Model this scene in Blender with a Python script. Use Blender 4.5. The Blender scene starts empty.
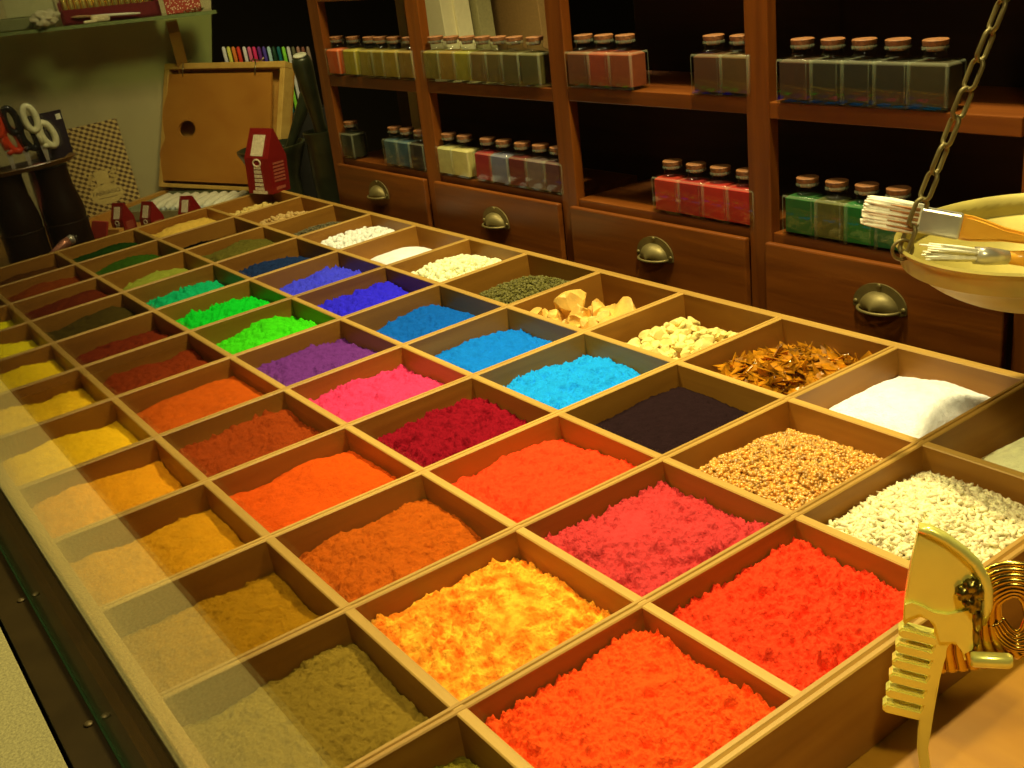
import bpy, bmesh, math, random
import numpy as np
from mathutils import Matrix, Vector, noise
random.seed(7)
S = 0.15                                   # one tray pitch = 15 cm; everything below is laid out in pitches
C = bpy.context.scene.collection
PI = math.pi

# ------------------------------------------------------------------ camera
F = 1127.2
def rotvec(w):
    w = np.array(w, float); t = np.linalg.norm(w); k = w / t
    K = np.array([[0, -k[2], k[1]], [k[2], 0, -k[0]], [-k[1], k[0], 0]])
    return np.eye(3) + math.sin(t) * K + (1 - math.cos(t)) * K @ K
CR = rotvec((1.00402, .68830, .76096))
CP = np.array((14.35205, -5.3766, 2.81639))
cd = bpy.data.cameras.new('camera'); cam = bpy.data.objects.new('camera', cd); C.objects.link(cam)
M4 = np.eye(4); M4[:3, :3] = CR; M4[:3, 3] = CP * S
cam.matrix_world = Matrix(M4.tolist())
cd.sensor_width = 36; cd.lens = F / 1024 * 36; cd.clip_start = 0.005; cd.clip_end = 100
bpy.context.scene.camera = cam

def ray(x, y):
    return CR @ np.array([(x - 512) / F, -(y - 384) / F, -1.0])
def at_plane(x, y, p0, n):
    d = ray(x, y); n = np.array(n, float)
    return CP + d * (((np.array(p0, float) - CP) @ n) / (d @ n))
def at_z(x, y, z): return at_plane(x, y, (0, 0, z), (0, 0, 1))
def at_x(x, y, v): return at_plane(x, y, (v, 0, 0), (1, 0, 0))
def at_depth(x, y, t): return CP + ray(x, y) * t
def unit(v): v = np.array(v, float); return v / np.linalg.norm(v)

# ------------------------------------------------------------------ materials
def lin(c): return tuple((x / 255 / 12.92) if x / 255 <= .04045 else ((x / 255 + .055) / 1.055) ** 2.4 for x in c)
MATS = {}
def mat(name, col, rough=.5, metal=0., var=.12, vscale=20, bump=0., bscale=60, spec=.5, **kw):
    if name in MATS: return MATS[name]
    m = bpy.data.materials.new(name); m.use_nodes = True; nt = m.node_tree; b = nt.nodes['Principled BSDF']
    b.inputs['Roughness'].default_value = rough; b.inputs['Metallic'].default_value = metal
    b.inputs['Specular IOR Level'].default_value = spec
    for k, v in kw.items(): b.inputs[k].default_value = v
    tc = nt.nodes.new('ShaderNodeTexCoord'); nz = nt.nodes.new('ShaderNodeTexNoise')
    nz.inputs['Scale'].default_value = vscale * 8; nz.inputs['Detail'].default_value = 5
    nt.links.new(tc.outputs['Object'], nz.inputs['Vector'])
    r = nt.nodes.new('ShaderNodeValToRGB')
    r.color_ramp.elements[0].position = .3; r.color_ramp.elements[1].position = .7
    r.color_ramp.elements[0].color = (*[x * (1 - var) for x in col[:3]], 1)
    r.color_ramp.elements[1].color = (*[min(1, x * (1 + var)) for x in col[:3]], 1)
    nt.links.new(nz.outputs['Fac'], r.inputs['Fac']); nt.links.new(r.outputs['Color'], b.inputs['Base Color'])
    if bump:
        n2 = nt.nodes.new('ShaderNodeTexNoise'); n2.inputs['Scale'].default_value = bscale * 9; n2.inputs['Detail'].default_value = 6
        nt.links.new(tc.outputs['Object'], n2.inputs['Vector'])
        bp = nt.nodes.new('ShaderNodeBump'); bp.inputs['Strength'].default_value = bump; bp.inputs['Distance'].default_value = .003
        nt.links.new(n2.outputs['Fac'], bp.inputs['Height']); nt.links.new(bp.outputs['Normal'], b.inputs['Normal'])
    MATS[name] = m; return m

def wood(name, c1, c2, axis=0, rough=.45, scale=9.0, stretch=14., bump=.12, spec=.4):
    """grain running along the given object axis"""
    key = name + 'xyz'[axis]
    if key in MATS: return MATS[key]
    m = bpy.data.materials.new(key); m.use_nodes = True; nt = m.node_tree; b = nt.nodes['Principled BSDF']
    b.inputs['Roughness'].default_value = rough; b.inputs['Specular IOR Level'].default_value = spec
    tc = nt.nodes.new('ShaderNodeTexCoord'); mp = nt.nodes.new('ShaderNodeMapping')
    sc = [scale / S] * 3; sc[axis] /= stretch
    mp.inputs['Scale'].default_value = sc
    nt.links.new(tc.outputs['Object'], mp.inputs['Vector'])
    n1 = nt.nodes.new('ShaderNodeTexNoise'); n1.inputs['Scale'].default_value = 1.; n1.inputs['Detail'].default_value = 8; n1.inputs['Distortion'].default_value = .6
    nt.links.new(mp.outputs['Vector'], n1.inputs['Vector'])
    n2 = nt.nodes.new('ShaderNodeTexNoise'); n2.inputs['Scale'].default_value = .12; n2.inputs['Detail'].default_value = 3
    nt.links.new(mp.outputs['Vector'], n2.inputs['Vector'])
    ad = nt.nodes.new('ShaderNodeMath'); ad.operation = 'MULTIPLY_ADD'; ad.inputs[1].default_value = .6
    nt.links.new(n2.outputs['Fac'], ad.inputs[0])
    mu = nt.nodes.new('ShaderNodeMath'); mu.operation = 'MULTIPLY'; mu.inputs[1].default_value = .5
    nt.links.new(n1.outputs['Fac'], mu.inputs[0]); nt.links.new(mu.outputs[0], ad.inputs[2])
    r = nt.nodes.new('ShaderNodeValToRGB'); r.color_ramp.elements[0].position = .38; r.color_ramp.elements[1].position = .68
    r.color_ramp.elements[0].color = (*c1, 1); r.color_ramp.elements[1].color = (*c2, 1)
    nt.links.new(ad.outputs[0], r.inputs['Fac']); nt.links.new(r.outputs['Color'], b.inputs['Base Color'])
    bp = nt.nodes.new('ShaderNodeBump'); bp.inputs['Strength'].default_value = bump; bp.inputs['Distance'].default_value = .002
    nt.links.new(n1.outputs['Fac'], bp.inputs['Height']); nt.links.new(bp.outputs['Normal'], b.inputs['Normal'])
    MATS[key] = m; return m

def glass(name, tint=(1, 1, 1), ior=1.5, rough=.01):
    if name in MATS: return MATS[name]
    m = bpy.data.materials.new(name); m.use_nodes = True; nt = m.node_tree
    nt.nodes.remove(nt.nodes['Principled BSDF']); out = nt.nodes['Material Output']
    t = nt.nodes.new('ShaderNodeBsdfTransparent'); t.inputs['Color'].default_value = (*tint, 1)
    g = nt.nodes.new('ShaderNodeBsdfGlossy'); g.inputs['Roughness'].default_value = rough
    # Schlick reflectance, equal on both sides of the sheet
    geo = nt.nodes.new('ShaderNodeNewGeometry')
    dt = nt.nodes.new('ShaderNodeVectorMath'); dt.operation = 'DOT_PRODUCT'
    nt.links.new(geo.outputs['Incoming'], dt.inputs[0]); nt.links.new(geo.outputs['Normal'], dt.inputs[1])
    ab = nt.nodes.new('ShaderNodeMath'); ab.operation = 'ABSOLUTE'; nt.links.new(dt.outputs['Value'], ab.inputs[0])
    iv = nt.nodes.new('ShaderNodeMath'); iv.operation = 'SUBTRACT'; iv.inputs[0].default_value = 1; nt.links.new(ab.outputs[0], iv.inputs[1])
    pw = nt.nodes.new('ShaderNodeMath'); pw.operation = 'POWER'; pw.inputs[1].default_value = 5; nt.links.new(iv.outputs[0], pw.inputs[0])
    f0 = ((ior - 1) / (ior + 1)) ** 2
    ma = nt.nodes.new('ShaderNodeMath'); ma.operation = 'MULTIPLY_ADD'; ma.inputs[1].default_value = 1 - f0; ma.inputs[2].default_value = f0
    nt.links.new(pw.outputs[0], ma.inputs[0])
    mx = nt.nodes.new('ShaderNodeMixShader')
    nt.links.new(ma.outputs[0], mx.inputs['Fac']); nt.links.new(t.outputs[0], mx.inputs[1]); nt.links.new(g.outputs[0], mx.inputs[2])
    nt.links.new(mx.outputs[0], out.inputs['Surface'])
    MATS[name] = m; return m

# ------------------------------------------------------------------ mesh builder (pitch units)
class MB:
    def __init__(s): s.v = []; s.f = []
    def add(s, vs, fs):
        o = len(s.v); s.v.extend([tuple(p) for p in vs]); s.f.extend([tuple(o + i for i in f) for f in fs]); return s
    def box(s, x0, x1, y0, y1, z0, z1, b=0.):
        """box with chamfered edges (b)"""
        if b <= 0:
            vs = [(x, y, z) for z in (z0, z1) for y in (y0, y1) for x in (x0, x1)]
            return s.add(vs, [(0, 2, 3, 1), (4, 5, 7, 6), (0, 1, 5, 4), (2, 6, 7, 3), (0, 4, 6, 2), (1, 3, 7, 5)])
        bm = bmesh.new(); bmesh.ops.create_cube(bm, size=1)
        for v in bm.verts:
            v.co = Vector(((x0 + x1) / 2 + v.co.x * (x1 - x0), (y0 + y1) / 2 + v.co.y * (y1 - y0), (z0 + z1) / 2 + v.co.z * (z1 - z0)))
        bmesh.ops.bevel(bm, geom=list(bm.edges), offset=b, segments=2, affect='EDGES', profile=.5)
        return s.bm(bm)
    def obox(s, o, ex, ey, ez, b=0.):
        """box spanned by three edge vectors from corner o"""
        o, ex, ey, ez = [np.array(q, float) for q in (o, ex, ey, ez)]
        t = MB().box(0, 1, 0, 1, 0, 1)
        if b > 0:
            lx, ly, lz = [np.linalg.norm(q) for q in (ex, ey, ez)]
            t = MB().box(0, lx, 0, ly, 0, lz, b); ex, ey, ez = ex / lx, ey / ly, ez / lz
        return s.add([o + ex * p[0] + ey * p[1] + ez * p[2] for p in t.v], t.f)
    def bm(s, bm, m=None):
        bm.verts.ensure_lookup_table()
        s.add([(m @ v.co if m else v.co)[:] for v in bm.verts], [[v.index for v in f.verts] for f in bm.faces]); bm.free(); return s
    def lathe(s, prof, n=32, c=(0, 0, 0), m=None, closed=False):
        vs = []; fs = []; k = len(prof)
        for i in range(n):
            a = 2 * PI * i / n
            for r, z in prof: vs.append((r * math.cos(a), r * math.sin(a), z))
        for i in range(n):
            j = (i + 1) % n
            for q in range(k if closed else k - 1):
                p = (q + 1) % k; fs.append((i * k + q, j * k + q, j * k + p, i * k + p))
        if not closed:
            if prof[0][0] > 1e-6: fs.append(tuple(i * k for i in reversed(range(n))))
            if prof[-1][0] > 1e-6: fs.append(tuple(i * k + k - 1 for i in range(n)))
        if m is not None: vs = [tuple(np.array(m) @ np.array(p)) for p in vs]
        return s.add([(p[0] + c[0], p[1] + c[1], p[2] + c[2]) for p in vs], fs)
    def tube(s, pts, rad, n=10, closed=False, flat=None):
        pts = [np.array(p, float) for p in pts]; N = len(pts)
        rads = rad if hasattr(rad, '__len__') else [rad] * N
        vs = []; up = None
        for i, p in enumerate(pts):
            if closed: t = pts[(i + 1) % N] - pts[i - 1]
            else: t = pts[min(i + 1, N - 1)] - pts[max(i - 1, 0)]
            t = unit(t)
            if up is None:
                up = np.array((0, 0, 1.)) if abs(t[2]) < .9 else np.array((1., 0, 0))
                if flat is not None: up = np.array(flat, float)
            u = unit(up - t * (up @ t)); w = np.cross(t, u); up = u
            for k in range(n):
                a = 2 * PI * k / n; vs.append(p + (u * math.cos(a) + w * math.sin(a)) * rads[i])
        fs = []
        for i in range(N if closed else N - 1):
            j = (i + 1) % N
            for k in range(n):
                l = (k + 1) % n; fs.append((i * n + k, i * n + l, j * n + l, j * n + k))
        if not closed: fs += [tuple(reversed(range(n))), tuple((N - 1) * n + k for k in range(n))]
        return s.add(vs, fs)
    def prism(s, poly, o, ex, ey, ez, d):
        """2-D polygon (ex, ey) at origin o, extruded by d along ez; may be concave"""
        o, ex, ey, ez = [np.array(q, float) for q in (o, ex, ey, ez)]
        n = len(poly); a = [o + ex * p[0] + ey * p[1] for p in poly]; bq = [p + ez * d for p in a]
        return s.add(a + bq, [tuple(range(n)), tuple(reversed(range(n, 2 * n)))] + [(i, i + n, (i + 1) % n + n, (i + 1) % n) for i in range(n)])
    def ell(s, c, r, sub=2, rot=None, nz=0., seed=0, nsc=1.5):
        bm = bmesh.new(); bmesh.ops.create_icosphere(bm, subdivisions=sub, radius=1)
        for v in bm.verts:
            q = v.co.copy()
            if nz: q *= 1 + nz * noise.fractal(q * nsc + Vector((seed * 3.1, seed, 7)), .8, 2.1, 3)
            q = Vector((q.x * r[0], q.y * r[1], q.z * r[2]))
            if rot is not None: q = rot @ q
            v.co = q + Vector(c)
        return s.bm(bm)
    def xf(s, m):
        m = Matrix(m) if not isinstance(m, Matrix) else m
        s.v = [tuple(m @ Vector(p)) for p in s.v]; return s
    def build(s, name, m, parent=None, origin=None, smooth=False, angle=None):
        o = np.array(origin, float) if origin is not None else np.zeros(3)
        me = bpy.data.meshes.new(name)
        me.from_pydata([tuple((np.array(p) - o) * S) for p in s.v], [], s.f); me.update()
        b = bmesh.new(); b.from_mesh(me); bmesh.ops.recalc_face_normals(b, faces=b.faces); b.to_mesh(me); b.free()
        me.materials.append(m)
        if smooth:
            for p in me.polygons: p.use_smooth = True
            if angle: me.set_sharp_from_angle(angle=math.radians(angle))
        ob = bpy.data.objects.new(name, me); C.objects.link(ob)
        if parent is not None: ob.parent = parent
        else: ob.location = o * S
        return ob

def tag(o, label=None, cat=None, group=None, kind=None):
    if label: o['label'] = label
    if cat: o['category'] = cat
    if group: o['group'] = group
    if kind: o['kind'] = kind
    return o
def thing(name, loc, label, cat, group=None, rot=None, kind=None):
    o = bpy.data.objects.new(name, None); C.objects.link(o); o.empty_display_size = .02
    o.location = Vector(loc) * S
    if rot is not None: o.rotation_euler = rot if not isinstance(rot, Matrix) else rot.to_euler()
    return tag(o, label, cat, group, kind)
def dup(root, loc, rot=None, label=None, group=None, mats=None):
    r = root.copy(); C.objects.link(r); r.location = Vector(loc) * S
    if rot is not None: r.rotation_euler = rot if not isinstance(rot, Matrix) else rot.to_euler()
    if label: r['label'] = label
    if group: r['group'] = group
    for ch in list(root.children):
        c = ch.copy(); C.objects.link(c); c.parent = r
        if mats and ch.name.split('.')[0] in mats:
            c.data = c.data.copy(); c.data.materials[0] = mats[ch.name.split('.')[0]]
        for g in ch.children:
            d = g.copy(); C.objects.link(d); d.parent = c
    return r
def text_mesh(txt, size):
    cu = bpy.data.curves.new('t', 'FONT'); cu.body = txt; cu.size = size; cu.align_x = 'CENTER'; cu.align_y = 'CENTER'; cu.extrude = .004
    ob = bpy.data.objects.new('t', cu); C.objects.link(ob)
    dg = bpy.context.evaluated_depsgraph_get(); me = bpy.data.meshes.new_from_object(ob.evaluated_get(dg))
    m = MB().add([v.co[:] for v in me.vertices], [list(p.vertices) for p in me.polygons])
    bpy.data.objects.remove(ob); bpy.data.meshes.remove(me); bpy.data.curves.remove(cu); return m

# ------------------------------------------------------------------ shared materials
W1, W2 = (.23, .088, .008), (.38, .17, .020)
T1, T2 = (.33, .175, .028), (.56, .335, .07)
wood_x = wood('tray wood', W1, W2, 0); wood_y = wood('tray wood', W1, W2, 1)
top_x = wood('worn tray edge', T1, T2, 0, rough=.5); top_y = wood('worn tray edge', T1, T2, 1, rough=.5)
CAB1, CAB2 = (.095, .022, .002), (.225, .064, .006)
cabx = wood('mahogany', CAB1, CAB2, 0, rough=.38, bump=.3); cabz = wood('mahogany', CAB1, CAB2, 2, rough=.38, bump=.3)
brass_old = mat('aged brass', (.18, .14, .045), .5, .55, var=.25, vscale=6)
brass_bright = mat('polished brass', (.95, .88, .20), .24, .5, var=.06, vscale=4)
brass_pan = mat('brushed brass', (.42, .34, .075), .55, .3, var=.15, vscale=4)
iron = mat('dark bronze', (.045, .052, .022), .36, .3, var=.25, vscale=5)
steel = mat('steel', (.62, .58, .46), .3, .6, var=.05)
cork_m = mat('cork', (.24, .095, .028), .6, var=.3, vscale=30, bump=.3)
edge_glint = mat('jar edge glint', (.62, .66, .42), .12, var=.1, spec=.9)  # pale tone paints the bright highlight lines along the jar edges
edge_glint.node_tree.nodes['Principled BSDF'].inputs['Alpha'].default_value = .15
jar_glass = glass('jar glass', (.94, .97, .93), 1.5, .03)
pane_glass = glass('window glass', (.96, .98, .95))
red_card = mat('dark red card', (.23, .009, .007), .4, var=.08)
label_m = mat('printed label', (.75, .60, .38), .6, var=.45, vscale=60)
dark_m = mat('dark brown glass', (.016, .008, .003), .38, var=.2, vscale=4, spec=.2)
white_m = mat('white plastic', (.75, .75, .55), .4, var=.04)

# ------------------------------------------------------------------ TRAY
UL = {0: (-.09, -.083), 1: (.915, -.070), 2: (1.865, -.062), 3: (2.836, -.055), 4: (3.888, -.037), 5: (4.952, -.012), 6: (5.961, -.011), 7: (7.034, -.008),
      8: (8.057, .004), 9: (9.059, .008), 10: (10.024, .010), 11: (10.925, -.016), 12: (11.82, -.026)}
VL = {0: (.020, -.001), 1: (-.922, -.004), 2: (-1.916, -.001), 3: (-2.909, .001), 4: (-3.835, -.003), 5: (-4.83, .003)}
def node(i, j, du=0., dv=0.):
    a, b = UL[i]; c, d = VL[j]; a += du; c += dv
    x = (a + b * c) / (1 - b * d); return np.array((x, c + d * x, 0.))
HW = .030; DEPTH = -.40
tray = thing('compartment_tray', (6, -2.4, -.42), 'long shallow wooden display tray divided into sixty square compartments of pigment', 'tray')
O = (6, -2.4, -.42)
def board(p, q, hw, z0, z1, name, m, groove=0., ch=.006):
    p = np.array(p); q = np.array(q); t = unit(q - p); w = np.array((-t[1], t[0], 0))
    mb = MB()
    prof = [(-hw, z0), (hw, z0), (hw, z1 - ch), (hw - ch, z1)]
    if groove: prof += [(groove, z1), (0, z1 - .012), (-groove, z1)]
    prof += [(-hw + ch, z1), (-hw, z1 - ch)]
    n = len(prof)
    A = [p + w * a + np.array((0, 0, z)) for a, z in prof]; B = [q + w * a + np.array((0, 0, z)) for a, z in prof]
    mb.add(A + B, [tuple(range(n)), tuple(range(2 * n - 1, n - 1, -1))] + [(i, (i + 1) % n, (i + 1) % n + n, i + n) for i in range(n)])
    ob = mb.build(name, m, tray, O)
    ob.data.materials.append(top_x if m is wood_x else top_y)
    for f in ob.data.polygons:
        if f.center.z > (z1 - .03 - O[2]) * S and f.normal.z > .4: f.material_index = 1
    return ob
for j in range(1, 5): board(node(0, j, .03), node(12, j, -.03), HW - .003, DEPTH, -.003, 'long_divider', wood_x)
for i in range(1, 12): board(node(i, 0), node(i, 5), HW, DEPTH, 0, 'cross_divider', wood_y, .007)
board(node(0, 0, -.034), node(12, 0, .034), .034, -.42, .002, 'side_wall', wood_x)
board(node(0, 5, -.034), node(12, 5, .034), .036, -.42, .002, 'side_wall', wood_x)
board(node(0, 0), node(0, 5), .034, -.42, .0, 'end_wall', wood_y)
board(node(12, 0), node(12, 5), .036, -.42, .0, 'end_wall', wood_y, .010)
a, b_, c_, d_ = node(0, 0), node(12, 0), node(12, 5), node(0, 5)
MB().prism([(p[0], p[1]) for p in (a, b_, c_, d_)], (0, 0, -.42), (1, 0, 0), (0, 1, 0), (0, 0, 1), .03).build('base_board', wood_x, tray, O)

# ------------------------------------------------------------------ PIGMENTS
def smooth01(x): x = min(1, max(0, x)); return x * x * (3 - 2 * x)
def corner_fn(i, j, ins=.036):
    P00, P10, P01, P11 = node(i, j, ins, -ins), node(i + 1, j, -ins, -ins), node(i, j + 1, ins, ins), node(i + 1, j + 1, -ins, ins)
    return lambda s, t: P00 * (1 - s) * (1 - t) + P10 * s * (1 - t) + P01 * (1 - s) * t + P11 * s * t
def height_fn(seed, level, mound, tx, ty, clump, fine, edge):
    o = Vector((seed * 13.7, seed * 5.3, seed * 1.9))
    def h(s, t, x, y):
        q = Vector((x, y, 0)) + o
        e = min(s, 1 - s, t, 1 - t)
        z = level + .035 + mound * (1 - (2 * s - 1) ** 2) * (1 - (2 * t - 1) ** 2) + tx * (s - .5) + ty * (t - .5)
        z += (.05 * noise.noise(q * 2.6) + .018 * noise.noise(q * 6 + o)) * (1 if clump else .55)
        z -= edge * (1 - smooth01(e / .16 + .35 * noise.noise(q * 5)))
        if clump:
            k = .6 + 1.6 * max(0, noise.noise(q * 3.1)) + .8 * max(0, noise.noise(q * 7 + o))
            q2 = q + Vector((noise.noise(q * 20), noise.noise(q * 20 + o), 0)) * .008
            z += clump * 1.1 * (.5 - noise.voronoi(q2 * 20)[0][0]) * k
            d9, c9 = noise.voronoi(q2 * 9)
            cr = noise.cell(c9[0] * 91.7)
            if cr > .62: z += clump * 2.8 * max(0, .42 - d9[0])
            elif cr < .25: z -= clump * 2.6 * max(0, .42 - d9[0])
            z += clump * .8 * (.5 - noise.voronoi(q2 * 48)[0][0]) * (.6 + .5 * k)
        z += fine * noise.fractal(q * 24, .7, 2.1, 4)
        return max(DEPTH + .04, min(z, -.012))
    return h
def heap_mesh(i, j, res, h):
    P = corner_fn(i, j); mb = MB(); N = res + 1
    vs = []
    for b in range(N):
        for a in range(N):
            s, t = a / res, b / res; p = P(s, t); vs.append((p[0], p[1], h(s, t, p[0], p[1])))
    fs = [(b * N + a, b * N + a + 1, (b + 1) * N + a + 1, (b + 1) * N + a) for b in range(res) for a in range(res)]
    ring = [a for a in range(N)] + [b * N + res for b in range(1, N)] + [res * N + a for a in range(res - 1, -1, -1)] + [b * N for b in range(res - 1, 0, -1)]
    o = len(vs); vs += [(vs[k][0], vs[k][1], -.386) for k in ring]; n = len(ring)
    fs += [(ring[k], o + k, o + (k + 1) % n, ring[(k + 1) % n]) for k in range(n)] + [tuple(range(o, o + n))]
    return mb.add(vs, fs)
def pigment_mat(name, obs, gain, var=.10, second=None, vscale=14):
    c = [min(.92, x * g) for x, g in zip(lin(obs), gain)]
    c = [max(.004, x) for x in c]
    m = mat(name, c, .95, var=var, vscale=vscale, bump=.6, bscale=55, spec=.05)
    if second:
        c2 = [min(.92, x * g) for x, g in zip(lin(second), gain)]
        nt = m.node_tree; r = [n for n in nt.nodes if n.type == 'VALTORGB'][0]
        r.color_ramp.elements[0].color = (*c, 1); r.color_ramp.elements[1].color = (*c2, 1)
        r.color_ramp.elements[0].position = .38; r.color_ramp.elements[1].position = .66
    return m
G = (1.0, 1.12, 1.7)          # undo the warm lamp colour
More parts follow.
